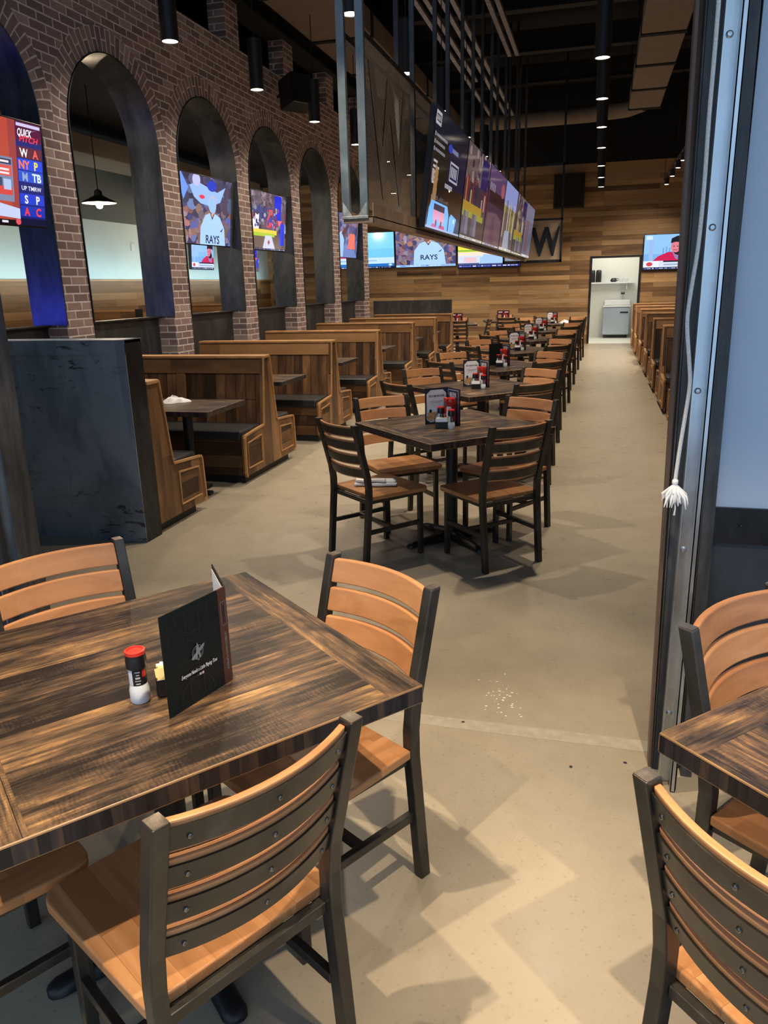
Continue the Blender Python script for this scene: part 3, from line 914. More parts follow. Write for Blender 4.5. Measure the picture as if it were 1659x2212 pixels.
# ================================================================== BOOTHS
BL = 1.62     # bench length
def end_profile(double):
    """outline of the end panel in (y, z): seat boxes either side of a tapering back"""
    r_ = .035
    right = [(.555, .07), (.572, .10), (.556, .40), (.556-r_*.3, .40+r_*.7), (.556-r_, .425), (.150, .452), (.066, 1.045)]
    if double:
        left = [(-y, z) for y, z in right[::-1]]
    else:
        left = [(-.075, 1.045), (-.075, .07)]
    return right + left
def make_booth(double, label, tall=False):
    r = thing('booth_bench', label, 'booth', group='wooden booth benches')
    prof = end_profile(double)
    MB().prism(prof, 'x', -.030, 0).build('end_panel', M['booth_end'], r, bevel=.004)
    sides = (1, -1) if double else (1,)
    for s in sides:
        # raised light mouldings on the seat's end: edge strip and inner frame
        e = MB()
        p0 = [(.150, .452), (.521, .425), (.5455, .4245-.002), (.556, .40), (.572, .10), (.555, .07)]
        e.tube([(.004, s*y, z) for y, z in p0], 0, rect=(.020, .016))
        q = [(.215, .375), (.495, .352), (.508, .135), (.215, .135), (.215, .375)]
        e.tube([(.003, s*y, z) for y, z in q], 0, rect=(.016, .012))
        e.build('edge_trim', M['booth_trim'], r)
        b = MB(); b.box(-.0, .0025, *(sorted((s*.225, s*.485))), .145, .345)
        b.build('inset_panel', M['booth_front'], r)
        y0, y1 = sorted((s*.10, s*.515))
        c = MB(); c.box(-BL, -.031, y0, y1, .07, .372); c.build('seat_box', M['booth_front'], r)
        y0, y1 = sorted((s*.11, s*.545))
        c = MB(); c.box(-BL, -.034, y0, y1, .374, .462); c.build('seat_cushion', M['vinyl'], r, bevel=.022, seg=3)
        # leaning back of vertical boards framed by light rails
        c = MB(); c.prism([(s*.100, .45), (s*.128, .45), (s*.052, 1.02), (s*.030, 1.02)], 'x', -BL, -.031)
        c.build('back_boards', M['booth_planks'], r)
        c = MB()
        yy = lambda z: .128 - (z-.45)*(.076/.57)
        for z0, z1 in ((.895, 1.022),):
            c.prism([(s*(yy(z0)-.004), z0), (s*(yy(z0)+.010), z0), (s*(yy(z1)+.010), z1), (s*(yy(z1)-.004), z1)], 'x', -BL, -.031)
        for x0, x1 in ((-BL, -BL+.09), (-.86, -.775)):
            c.prism([(s*(yy(.46)-.004), .46), (s*(yy(.46)+.008), .46), (s*(yy(.895)+.008), .895), (s*(yy(.895)-.004), .895)], 'x', x0, x1)
        c.build('back_frame', M['booth_rail'], r, bevel=.002)
    c = MB(); c.box(-BL, .010, -.072 if double else -.080, .072, 1.024, 1.050); c.build('top_rail', M['booth_trim'], r, bevel=.006)
    c = MB(); c.tube([(.006, .148, .46), (.006, .066, 1.04)], 0, rect=(.014, .012)); 
    if double: c.tube([(.006, -.148, .46), (.006, -.066, 1.04)], 0, rect=(.014, .012))
    c.build('back_edge_trim', M['booth_trim'], r)
    if not double:
        c = MB(); c.box(-BL, -.031, -.075, -.05, .07, 1.02); c.build('back_board', M['booth_planks'], r)
    k = MB(); k.box(-BL, -.045, -.50 if double else -.06, .49, 0, .069); k.build('kick_base', M['black'], r)
    return r
LX, RX = -2.84, .815
b0 = make_booth(False, 'single wooden booth bench against the black steel partition, facing away')
b0.location = (LX, 4.565, 0)
bd = make_booth(True, 'x')
LB = [6.44, 8.31, 10.22, 12.30, 14.10]
for i, y in enumerate(LB):
    lab = 'double wooden booth bench in the left row, %s from the steel partition' % ('first', 'second', 'third', 'fourth', 'fifth')[i]
    if i == 0: bd.location = (LX, y, 0); bd['label'] = lab
    else: dup(bd, (LX, y, 0), 0, lab)
dup(b0, (LX, 15.80, 0), 0, 'single wooden booth bench closing the far end of the left row')
# mirrored: the last bench faces the camera
last = [o for o in COL.objects if o.get('label', '').startswith('single wooden booth bench closing')][0]
last.scale = (1, -1, 1)
RB = [8.62, 10.6, 12.55, 14.55, 16.55, 18.6]
for i, y in enumerate(RB):
    dup(bd, (RX, y, 0), pi, 'double wooden booth bench on the right of the aisle, %s from us' % ('first', 'second', 'third', 'fourth', 'fifth', 'sixth')[i])
dup(b0, (RX, 20.55, 0), pi, 'single wooden booth bench at the far end of the right row by the doorway')

# steel partitions at both ends of the left row
def partition(y0, y1, label, z=1.33, wood=False):
    r = thing('partition', label, 'partition', (LX, 0, 0))
    xl = XW+.01-LX
    c = MB(); c.box(xl, -.035, y0, y1, 0 if not wood else .86, z-.02); c.build('steel_sheet', M['steel_mid' if wood else 'steel_panel'], r)
    if wood:
        c = MB(); c.box(xl, -.005, y0-.01, y1+.005, 0.0, .86); c.build('wood_panel', M['booth_planks'], r)
        return r
    c = MB(); c.box(-.035, 0, y0-.003, y1+.003, 0, z); 
    for zz in (.3, .8, 1.2):
        c.lathe([(.007, 0), (.005, .004)], (.0, y0+.05, zz), 8, 0, True, 'x')
    c.build('end_cap', M['steel_dark'], r, bevel=.003)
    c = MB(); c.box(xl, 0, y0-.004, y1+.004, z-.02, z); c.box(xl, -.0, y0-.006, y0, z-.09, z-.02); c.box(-.085, 0, y0-.005, y0, 0, z-.02)
    for xx, zz in ((-.03, z-.055), (-.03, z-.115), (-.12, z-.05), (-.9, z-.05)):
        s = MB(); s.lathe([(.006, 0), (.004, .004)], (0,0,0), 8, 0, True, 'y'); c.raw([(v[0]+xx, y0-.006-v[1], v[2]+zz) for v in s.v], s.f, 0, True)
    c.build('angle_trim', M['steel_panel'], r)
    return r
partition(4.30, 4.485, 'mottled blackened steel partition at the near end of the left booths')
partition(15.88, 15.97, 'black banded partition behind the last booth of the left row', 1.34, True)

# booth tables
def make_booth_table(label):
    r = thing('booth_table', label, 'table', group='booth tables')
    z1, z0 = .738, .698
    c = MB(); c.box(-1.55, 0, -.335, .335, z0, z1, 2)
    for k, f in enumerate(c.f):
        if k == 1: c.m[k] = 0
        else: c.m[k] = 1
    c.build('tabletop', [M['table_top'], M['table_edge']], r, bevel=.004)
    c = MB(); c.lathe([(.04, .02), (.04, z0)], (-.36, 0, 0), 16); c.build('column', M['iron'], r)
    c = MB(); c.box(-.60, -.20, -.035, .035, 0, .03); c.box(-.40, -.32, -.25, .25, 0, .03); c.build('base', M['iron'], r, bevel=.008)
    return r
bt = make_booth_table('reclaimed wood booth table holding a white cloth, nearest in the left booth row')
bt.location = (-2.79, 5.52, 0)
for i, y in enumerate([7.375, 9.265, 11.26, 13.2, 14.95]):
    dup(bt, (-2.95, y, 0), 0, 'reclaimed wood booth table in the left row, %s from the steel partition' % ('second', 'third', 'fourth', 'fifth', 'sixth')[i])
for i, y in enumerate([9.6, 11.57, 13.55, 15.55, 17.57, 19.55]):
    dup(bt, (RX+.11, y, 0), pi, 'reclaimed wood booth table in the right row, %s from us' % ('first', 'second', 'third', 'fourth', 'fifth', 'sixth')[i])

# ================================================================== PENDANTS
def make_pendant(label, r_, L, cord):
    r = thing('pendant_lamp', label, 'lamp', group='black cylinder pendant lamps')
    c = MB()
    n = 22
    c.lathe([(r_-.008, .02), (r_-.008, .0), (r_, .0), (r_, L), (r_*.4, L+.012)], (0,0,0), n)
    c.build('shade', M['black'], r)
    c = MB(); c.lathe([(r_-.009, .006), (r_-.009, .008)], (0,0,0), n); c.build('bulb', emi((1.0, .86, .66), 14.0, False), r)
    c = MB(); c.tube([(0,0,L+.01), (0,0,L+cord)], .006, 6); c.build('cord', M['black'], r)
    return r
pend = {}
def pendant(x, y, z, label, power, angle=105, blend=.7, top=ZC):
    k = round(top - z, 2)
    if k not in pend:
        p = pend[k] = make_pendant(label, .078, .50, top-z-.5); p.location = (x, y, z)
    else: p = dup(pend[k], (x, y, z), 0, label)
    lamp('SPOT', 'pendant_light', p, (0, 0, -.004), power, WARM, .055, angle, blend)
NTH = ['first', 'second', 'third', 'fourth', 'fifth', 'sixth', 'seventh', 'eighth', 'ninth']
for k in range(7):
    pendant(-3.8, 7.0+1.875*k, 3.745, 'black cylinder pendant lamp hanging before the brick arcade, %s from the left' % NTH[k], P_BRICK, 150, .9, 5.005)
for k in range(7):
    pendant(-2.07, 4.9+1.95*k, 3.74, 'black cylinder pendant lamp above the booth fronts, %s from us' % NTH[k], P_BOOTH, 125, .8)
for k, y in enumerate([8.84, 10.70, 12.57, 14.43, 16.6, 18.4, 20.2]):
    pendant(-.085, y, 3.72, 'black cylinder pendant lamp above the aisle, %s from us' % NTH[k], P_AISLE, 120, .8)
for k, (x, y) in enumerate([(-4.9, 19.3), (-3.2, 19.3)]):  # two extra pendants, added to brighten the plank wall, mostly hidden
    pendant(x, y, 3.74, 'added black cylinder pendant lamp washing the plank wall behind the big screens, %s one' % ('left', 'right')[k], P_AISLE*1.2, 130, .8)
# hall aisle lamps before the visible ones, above the frame
for k, (x, y) in enumerate([(-.085, 5.1), (-.085, 6.97)]):
    pendant(x, y, 3.72, 'black cylinder pendant lamp over the aisle above the frame, %s from the opening' % NTH[k], P_AISLE*1.0, 115, .8)
# lamps of the front room (out of frame above)
for k, (x, y, p) in enumerate([(-1.08, .26, 1.0), (-1.08, 1.735, .9), (.36, .80, 1.0), (1.53, .51, .9)]):
    lamp('SPOT', 'front_room_light', None, (x, y, 3.74), P_NEAR*p, (1.0, .79, .54), .026, 66, .3)
lamp('AREA', 'service_light', None, (.25, 23.0, 2.75), 30, (1.0, .98, .90), (1.4, 1.6))

# track of spot heads near the right wall
def track():
    r = thing('track_light', 'black ceiling track with small spot heads before the plank wall at right', 'track light', (1.36, 0, 3.74))
    c = MB(); c.box(-.02, .02, 14.5, 20.9, .12, .15); 
    for y in (14.6, 17.7, 20.8): c.tube([(0,y,.15),(0,y,2.5)], .006, 6)
    c.build('rail', M['black'], r)
    for y in (15.0, 16.2, 17.2, 18.5, 20.0):
        h = MB(); h.lathe([(.045, -.06), (.05, .07), (.02, .085)], (0, y, .0), 14); h.box(-.008, .008, y-.01, y+.01, .08, .13)
        hh = h.build('spot_head', M['black'], r)
        b = MB(); b.lathe([(.042, -.063), (.042, -.0615)], (0, y, 0), 14); b.build('bulb', emi((1.0, .82, .55), 14.0, False), hh)
        lamp('SPOT', 'track_spot', r, (0, y, -.07), P_TRACK*(.6 if y > 18 else 1), WARM, .04, 110, .8, (radians(28), 0, radians(20)))
track()

# ================================================================== SCREENS
S_ = 1.2
def E_(r, g, b, s=S_): return emi(rgb(r, g, b), s)
def tv(label, w, h, loc, rz, tilt, art, group='televisions', name='television', depth=.05):
    """front faces local -y"""
    r = thing(name, label, 'television', loc, 0, group, rot=(tilt, 0, rz))
    b = MB(); b.box(-w/2-.012, w/2+.012, .0, depth, -h/2-.014, h/2+.012)
    b.build('casing', M['black_plastic'], r, bevel=.004)
    p = Pic(w, h, y=-.001)
    art(p)
    p.build('screen', r)
    return r
SKIN = (196, 140, 112)
def crowd(p, u0, v0, u1, v1, cols, n, seed, ru=.03, rv=.05):
    rn = random.Random(seed)
    for k in range(int(n*2.2)):
        c = rn.choice(cols); q = rn.choice((.72, .86, 1.0)); sc = 1.0 if k < n else .75
        p.ell(rn.uniform(u0, u1), rn.uniform(v0, v1), ru*sc*rn.uniform(.6, 1.5), rv*sc*rn.uniform(.6, 1.5), E_(*[int((x*.5+(92,84,112)[i]*.5)*q) for i, x in enumerate(c)]), 9)
def ticker(p, v0=0.0, v1=.055, dark=(16,18,40), txt=None, seed=1):
    p.rect(0, v0, 1, v1, E_(*dark))
    rn = random.Random(seed); u = .02
    while u < .95:
        w = rn.uniform(.02, .07)
        p.rect(u, v0+(v1-v0)*.3, min(.98, u+w), v0+(v1-v0)*.7, E_(*rn.choice([(210,215,235),(150,160,200),(90,110,190)])))
        u += w + rn.uniform(.008, .03)
def art_studio(p):          # person in a red jacket in a pale blue studio
    p.rect(0, 0, 1, 1, E_(120,172,228)); p.rect(0, .45, 1, 1, E_(140,190,238))
    for k in range(7): p.rect(.30+.05*k, .42, .318+.05*k, .62+.03*(k % 2), E_(96,150,212))
    p.rect(.03, .86, .13, .97, E_(200,222,245)); p.rect(.08, .25, .15, .86, E_(150,180,225))
    d_ = -.27 if p.w > 1.4 else 0
    PP = lambda q, m: p.poly([(max(0, min(1, u+d_)), v) for u, v in q], m)
    EE = lambda u, v, a, b_, m, n=18: p.ell(u+d_, v, a, b_, m, n)
    RR = lambda u0, v0, u1, v1, m: p.rect(u0+d_, v0, u1+d_, v1, m)
    PP([(.40,.22),(.50,.38),(.66,.50),(.90,.50),(1,.40),(1,.22)], E_(196,30,80))
    PP([(.72,.50),(.78,.30),(.90,.24),(.92,.50)], E_(150,120,170))
    EE(.80, .64, .105, .19, E_(206,112,128)); 
    EE(.83, .52, .09, .115, E_(40,22,34)); EE(.775, .62, .075, .14, E_(214,124,138))
    PP([(.69,.74),(.70,.88),(.79,.95),(.92,.94),(.97,.84),(.96,.70),(.92,.76),(.76,.78)], E_(24,24,38))
    EE(.745, .655, .012, .015, E_(30,20,30), 8); EE(.80, .655, .012, .015, E_(30,20,30), 8)
    RR(.735, .545, .80, .56, E_(120,50,64))
    p.rect(0, .07, 1, .25, E_(206,214,232)); p.rect(0, .07, .25, .25, E_(225,228,240))
    p.ell(.10, .16, .05, .06, E_(205,60,80)); None
    p.rect(.32, .21, 1, .25, E_(24,28,50)); p.rect(.33, .12, .95, .16, E_(150,165,200))
    ticker(p, 0, .07, (40,44,70), seed=3)
def art_studio_wide(p):
    p.rect(0, 0, 1, 1, E_(110,195,238)); p.rect(0, .55, 1, 1, E_(120,205,245))
    p.ell(.22, .70, .10, .22, E_(180,110,110)); p.poly([(0,.3),(0,.52),(.14,.50),(.32,.46),(.46,.38),(.5,.3)], E_(220,30,120))
    p.rect(0, .13, 1, .30, E_(190,222,244)); p.rect(.05, .2, .7, .23, E_(140,180,220))
    p.rect(0, .05, 1, .13, E_(30,110,190)); p.ell(.35, .09, .03, .035, E_(190,220,250)); p.ell(.93, .09, .03, .03, E_(190,220,250))
    ticker(p, 0, .05, (15,20,50), seed=4)
CROWD = [(70,90,200),(240,150,80),(210,190,200),(120,140,220),(250,180,110),(190,110,120),(60,60,140),(230,220,235)]
def player(p, u, v, s, head=True, flipw=1.0):
    """white shirt player with lettering; s scales the figure"""
    if head:
        p.poly([(u-.055*s,v+.27*s),(u-.05*s,v+.12*s),(u+.05*s,v+.12*s),(u+.055*s,v+.27*s)], E_(214,158,128))
        p.ell(u, v+.35*s, .085*s, .155*s, E_(230,180,150)); p.ell(u-.02*s, v+.28*s, .062*s, .08*s, E_(120,76,64))
    p.poly([(u-.27*s,v-.55*s),(u-.25*s,v-.05*s),(u-.15*s,v+.16*s),(u-.05*s,v+.21*s),(u,v+.10*s),(u+.05*s,v+.21*s),(u+.17*s,v+.15*s),(u+.27*s,v-.05*s),(u+.31*s,v-.55*s)], E_(168,204,244))
    p.poly([(u-.055*s,v+.22*s),(u,v+.09*s),(u+.055*s,v+.22*s),(u+.03*s,v+.20*s),(u,v+.13*s),(u-.03*s,v+.20*s)], E_(28,38,90))
    p.text('RAYS', u+.01*s, v-.25*s, .20*s*p.h, E_(28,40,92), bold=.02, width=.30*s*p.w)
    p.poly([(u+.17*s,v-.10*s),(u+.25*s,v-.02*s),(u+.21*s,v-.10*s)], E_(30,50,120))
def art_rays_wide(p):
    p.rect(0, 0, 1, 1, E_(120,90,120)); crowd(p, 0, .1, 1, 1, CROWD, 130, 5, .045, .075)
    player(p, .55, .50, .95)
    ticker(p, 0, .06, (140,190,240), seed=7)
def art_field_graph(p):
    p.rect(0, 0, 1, 1, E_(70,80,120)); p.rect(0, .52, 1, 1, E_(200,170,120)); p.rect(0, .40, 1, .58, E_(226,220,70)); p.rect(0, .44, 1, .48, E_(120,180,70)); p.rect(0, .30, 1, .42, E_(246,220,200))
    p.rect(0, .12, 1, .32, E_(206,214,240)); p.rect(.1, .14, .3, .28, E_(226,190,200)); p.rect(.36, .14, .58, .28, E_(160,200,240))
    p.poly([(.34,.10),(.42,.36),(.95,.26),(.98,.10)], E_(160,196,242))
    ticker(p, 0, .07, (20,30,110), seed=9)
def art_rays_close(p):      # player close up, blurred stand and cap behind
    p.rect(0, 0, 1, 1, E_(66,58,84)); crowd(p, 0, 0, 1, .55, [(240,170,110),(220,190,200),(120,150,230),(250,150,120),(90,110,220)], 46, 21, .05, .08)
    crowd(p, 0, .55, 1, 1, [(60,60,110),(90,90,140),(110,80,120),(130,170,240),(50,50,80)], 40, 22, .06, .09)
    p.poly([(.0,.95),(.12,.62),(.20,.80),(.08,1)], E_(110,150,240))
    p.poly([(.22,.84),(.38,.90),(.52,.86),(.72,.80),(.88,.90),(.78,.66),(.60,.58),(.42,.60),(.30,.68)], E_(150,184,248))
    p.ell(.62, .88, .09, .08, E_(40,60,190)); p.ell(.44, .70, .05, .03, E_(220,60,80))
    p.ell(.34, .93, .07, .09, E_(190,190,230))
    player(p, .63, .30, .86); p.ell(.63, .60, .07, .12, E_(150,190,246))
def art_infield(p):
    p.rect(0, 0, 1, 1, E_(96,84,96)); crowd(p, 0, .75, 1, 1, [(150,120,120),(90,70,80),(200,180,180),(120,90,80)], 70, 31, .03, .05)
    p.rect(.68, .55, .86, .98, E_(20,40,210)); p.rect(0, .5, .66, .75, E_(60,70,120)); p.rect(.12, .34, .30, .62, E_(230,226,236))
    p.rect(.50, .40, .64, .72, E_(226,70,90)); p.rect(.62, .40, .95, .55, E_(230,110,140))
    crowd(p, 0, .36, 1, .74, [(230,230,240),(40,60,190),(200,60,70),(60,50,60)], 34, 32, .03, .06)
    p.rect(0, .28, .75, .36, E_(236,206,80)); p.rect(.1, .22, .7, .30, E_(170,200,60)); p.rect(0, 0, 1, .24, E_(110,92,84))
    p.poly([(.40,.02),(.46,.26),(.62,.26),(.72,.02)], E_(206,206,226)); p.rect(.84, .1, .95, .5, E_(40,60,220)); p.poly([(.52,.14),(.55,.19),(.58,.14),(.55,.09)], E_(170,60,70))
    ticker(p, 0, .03, (20,20,40), seed=11)
def art_swing(p):
    p.rect(0, 0, 1, 1, E_(110,130,190)); crowd(p, 0, .2, 1, 1, [(120,150,230),(90,110,200),(170,180,230),(230,130,110),(80,80,150)], 50, 41, .07, .11)
    p.poly([(.0,.0),(.05,.45),(.3,.6),(.42,.4),(.4,0)], E_(160,196,246)); p.poly([(.30,.55),(.55,.80),(.62,.74),(.40,.46)], E_(90,60,70))
    p.poly([(.58,.2),(.64,.56),(.86,.56),(.92,.2)], E_(224,110,96)); p.text('7', .22, .22, .2, E_(60,80,150))
def art_scoreboard(p):
    p.rect(0, 0, 1, 1, E_(150,60,60)); p.rect(0, .55, .60, 1, E_(60,70,220)); p.rect(.10, .62, .30, .9, E_(40,50,190)); p.ell(.18, .80, .10, .12, E_(90,90,240)); p.rect(.34, .62, .52, .95, E_(30,60,230))
    p.rect(.0, .30, .56, .56, E_(196,60,52)); p.text('A', .43, .50, .09, E_(245,220,220)); p.ring(.42, .36, .05, .02, E_(245,200,200))
    p.rect(.60, 0, .72, 1, E_(176,70,56))
    p.poly([(0,.12),(.0,.34),(.78,.16),(.78,.06)], E_(190,200,235)); p.poly([(0,.06),(0,.2),(.5,.06)], E_(120,140,220))
    p.rect(.56, .22, .74, .64, E_(120,130,160)); p.rect(.57, .57, .73, .62, E_(50,56,90)); p.rect(.57, .46, .73, .56, E_(212,84,76)); p.rect(.57, .28, .73, .36, E_(206,70,64)); p.rect(.66, .33, .72, .43, E_(170,190,226)); p.rect(.57,.36,.65,.44,E_(60,70,100))
    for v0_, v1_ in ((.585,.605),(.51,.53),(.475,.495)): p.rect(.59, v0_, .71, v1_, E_(235,215,220))
    p.rect(.78, 0, 1, 1, E_(20,30,110)); p.rect(.78, .82, 1, 1, E_(80,20,60)); p.rect(.79, .955, .99, .985, E_(200,190,230))
    p.text('QUICK', .89, .90, .075, E_(244,240,250), .02, .25, width=.24); p.text('PITCH', .89, .84, .06, E_(226,60,90), .02, .25, width=.21)
    rows = [(.71, (90,30,50), 'W', (240,235,240), 'A', (226,90,90)), (.595, (30,70,220), 'NY', (250,120,60), 'P', (240,220,60)), (.48, (40,80,200), 'M', (140,160,200), 'TB', (220,236,250)), (.26, (30,60,200), 'S', (230,230,240), 'P', (236,230,240)), (.14, (30,50,170), 'A', (240,60,50), 'C', (240,70,60))]
    for v, bg, a, ca, b, cb in rows:
        p.rect(.785, v-.05, .995, v+.055, E_(*bg)); p.text(a, .84, v, .085, E_(*ca), .03); p.text(b, .94, v, .085, E_(*cb), .03)
    p.text('UP TMRW', .89, .37, .045, E_(226,230,245), .01, width=.22)
    p.rect(0, 0, .78, .045, E_(10,12,20)); [p.rect(.03+.085*k, .012, .03+.085*k+(.05 if k % 2 else .03), .034, E_(215,215,228)) for k in range(8)]; p.ell(.76, .03, .022, .03, E_(220,80,90)); 
    p.rect(.78, 0, 1, .07, E_(12,18,50))
def art_news(p):
    art_studio(p)
def art_dark_lists(p):      # dark board with white lists, a picture in its corner
    D = .42
    e = lambda r, g, b: E_(r, g, b, .55)
    p.rect(0, 0, 1, 1, e(30,28,34)); p.rect(.0, .80, 1, 1, e(34,34,52)); p.rect(.42, .42, 1, .80, e(24,26,62)); p.rect(.45,0,1,.42,e(44,28,22)); p.rect(0,.05,.45,.8,e(30,26,26))
    p.rect(.015, .86, .15, .97, e(220,220,228)); p.rect(.03, .885, .135, .945, e(40,40,60)); [p.rect(.045+.027*k, .895, .06+.027*k, .935, e(200,200,214)) for k in range(3)]
    for k, w in enumerate((.30, .24, .26)): p.rect(.06, .77-.06*k, .06+w, .795-.06*k, e(150,152,165)); p.rect(.025,.765-.06*k,.045,.80-.06*k,e(200,200,210))
    for k in range(5): p.rect(.05, .56-.045*k, .15+.05*(k % 2), .58-.045*k, e(225,226,236))
    p.poly([(.12,.56),(.2,.5),(.17,.1),(.08,.1)], e(196,150,96)); p.rect(.04, .40, .10, .50, e(210,190,190)); p.poly([(.08,.28),(.2,.36),(.17,.08),(.06,.06)], e(190,150,100))
    p.rect(.50, .48, .76, .66, e(215,215,226)); p.rect(.515, .50, .745, .64, e(30,34,90)); [p.rect(.535+.048*k, .52, .565+.048*k, .62, e(215,215,228)) for k in range(4)]; p.rect(.5,.74,.7,.78,e(140,150,190)); p.ell(.46,.76,.06,.04,e(60,80,220))
    p.ell(.55, .40, .02, .02, E_(255,240,200)); p.rect(.40,.40,.62,.44,e(190,190,200))
    p.poly([(.03,0),(.05,.17),(.10,.245),(.54,.245),(.60,.17),(.60,0)], E_(110,170,240))
    p.ell(.24, .13, .075, .085, E_(214,140,170)); p.ell(.40, .13, .075, .085, E_(216,140,160)); p.rect(.17, .17, .47, .225, E_(40,36,60))
    p.poly([(.13,0),(.17,.05),(.28,.04),(.30,0)], E_(196,60,110)); p.poly([(.32,0),(.36,.05),(.5,.05),(.54,0)], E_(190,30,90)); p.ell(.26,.06,.02,.03,E_(40,30,40)); p.ell(.40,.06,.02,.03,E_(40,30,40))
    p.poly([(.63,0),(.63,.15),(.68,.19),(.86,.16),(.88,.0)], E_(110,170,230)); p.rect(.76,.11,.80,.15,E_(200,225,250)); p.poly([(.80,0),(.86,.16),(.97,.14),(1,0)], e(70,80,110))
    rn = random.Random(5)
    for k in range(16): u = .08+.03*k; p.rect(u, .255, u+.008, .27+rn.uniform(0,.03), e(150,146,150))
    p.rect(0, 0, 1, .018, E_(190,200,230, .8))
def art_game(p, seed=0, s=.5):
    rn = random.Random(seed); e = lambda r, g, b: E_(r, g, b, s)
    p.rect(0, 0, 1, 1, e(96,80,96)); p.rect(0, .62, 1, 1, e(120,100,100))
    for _ in range(40): p.ell(rn.uniform(0,1), rn.uniform(.6,1), .04, .05, e(*rn.choice([(150,130,130),(90,70,80),(60,50,70),(180,160,160)])), 8)
    p.rect(.62, .58, .95, .96, e(50,34,110)); p.rect(0, .40, 1, .62, e(80,60,70))
    for _ in range(22): u = rn.uniform(0,1); p.rect(u, .38, u+.05, rn.uniform(.5,.72), e(*rn.choice([(190,180,190),(150,50,60),(60,50,80),(200,190,120)])))
    p.rect(0, .30, .8, .40, e(214,170,60)); p.rect(0, .24, .9, .31, e(190,196,70)); p.rect(0, .03, 1, .24, e(92,80,80))
    for _ in range(6): u = rn.uniform(0,.9); p.poly([(u,.05),(u+.03,.3),(u+.10,.3),(u+.13,.05)], e(*rn.choice([(150,150,180),(120,110,130)])))
    ticker(p, 0, .03, (170,160,130), seed=seed)
def art_purple(p):
    e = lambda r, g, b: E_(r, g, b, .5)
    p.rect(0, 0, 1, 1, e(84,56,84)); p.rect(0, .72, 1, 1, e(110,80,130)); p.rect(.1, .55, 1, .72, e(54,34,44)); p.poly([(.0,0),(.1,.42),(.6,.46),(.95,.38),(1,0)], e(128,96,120)); p.poly([(.3,0),(.36,.4),(.5,.4),(.62,0)], e(110,80,104))
    for k in range(4): p.rect(.08+.08*k, .70, .12+.08*k, .80, e(190,180,200))
    p.ell(.85, .8, .12, .1, e(200,110,120)); ticker(p, 0, .03, (120,110,110), seed=15)
def art_bright(p):
    e = lambda r, g, b: E_(r, g, b, .75)
    p.rect(0, 0, 1, 1, e(100,86,92)); p.rect(0, .66, 1, 1, e(150,160,220)); p.rect(0, .56, 1, .66, e(120,120,70)); p.rect(.55,.3,.9,.56,e(150,140,80))
    for k in range(6): p.rect(.06+.15*k, .2, .12+.15*k, .70+.05*(k % 2), e(*[(190,170,130),(110,90,80),(200,190,170)][k % 3]))
    p.poly([(.2,0),(.26,.3),(.6,.32),(.7,0)], e(170,176,200)); ticker(p, 0, .04, (190,185,150), seed=17)
def art_grey(p):
    e = lambda r, g, b: E_(r, g, b, .5)
    p.rect(0, 0, 1, 1, e(130,130,160)); p.rect(.2, .1, .5, .7, e(150,110,120)); p.rect(0,.7,1,1,e(150,150,180)); ticker(p, 0, .05, (170,170,160), seed=19)

# hanging frame with six big screens
HX0, HX1, HY0, HY1, HZ0, HZ1 = -1.875, -1.69, 5.85, 18.55, 2.10, 3.42
def hanging_frame():
    r = thing('screen_gantry', 'long suspended steel frame with mesh sides that carries the row of big screens', 'frame', (-1.78, HY0, 0))
    ox, oy = -1.78, HY0
    L = HY1-HY0
    # bottom tray of flat bar with angle edges, top rails
    c = MB(); c.box(HX0-ox, HX1-ox+.05, 0, L, HZ0, HZ0+.012); c.box(HX0-ox, HX0-ox+.008, 0, L, HZ0, HZ0+.06); c.box(HX1-ox+.042, HX1-ox+.05, .0, L, HZ0-.035, HZ0+.10); c.box(HX0-ox, HX1-ox+.05, 0, .012, HZ0-.035, HZ0+.012)
    c.build('bottom_tray', metal_mat('brown_flat_bar', (.30,.215,.155), .5, .1, .15, 4), r, bevel=.002)
    c = MB()
    for x in (HX0-ox+.02, HX1-ox-.02): c.box(x-.025, x+.025, 0, L, 3.30, 3.34)
    c.build('top_rails', M['steel_liner'], r)
    ys = [0.02, 1.66, 3.40, 5.2, 7.0, 8.85, 10.7, L-.03]
    for k, y in enumerate(ys):
        for x in (HX0-ox+.022, HX1-ox-.022):
            c = MB(); w_ = .030 if k == 0 else .022; c.box(x-w_, x+w_, y-.022, y+.022, HZ0+.012, ZC)
            c.build('hanger_post', M['hang_steel'] if k == 0 else M['steel_jamb'], r, bevel=.003)
    # welded gusset at the near foot
    c = MB()
    for x in (HX0-ox, HX1-ox):
        s = 1 if x < 0 else -1
        c.prism([(x, HZ0+.012), (x+s*.075, HZ0+.012), (x, HZ0+.115)], 'y', -.006, .0)
    c.box(HX0-ox-.006, HX1-ox+.010, -.012, .03, HZ0-.004, HZ0+.016)
    c.build('corner_gusset', metal_mat('pale_weld_plate', (.42,.44,.42), .45, .5, .4, 14), r, bevel=.002)
    # mesh sheet on the aisle side with a dark letter cut from plate
    c = MB(); c.poly([(HX1-ox, .06, HZ0+.06), (HX1-ox, L-.05, HZ0+.06), (HX1-ox, L-.05, 3.30), (HX1-ox, .06, 3.30)])
    c.build('mesh_sheet', M['mesh'], r)
    vs, fs, a, b = text_geo('W', .02)
    c = MB(); pts = [(HX1-ox+.006, .12+(v[0]-a)/(b-a)*1.15, 2.30+v[1]*1.25) for v in vs]; n = len(pts)
    c.raw(pts, [f for f in fs]); c.raw([(p[0]-.006, p[1], p[2]) for p in pts], [f[::-1] for f in fs])
    c.build('letter', metal_mat('rusted_letter_plate', (.34,.28,.22), .6, .1, .2, 6), r)
    return r
hanging_frame()
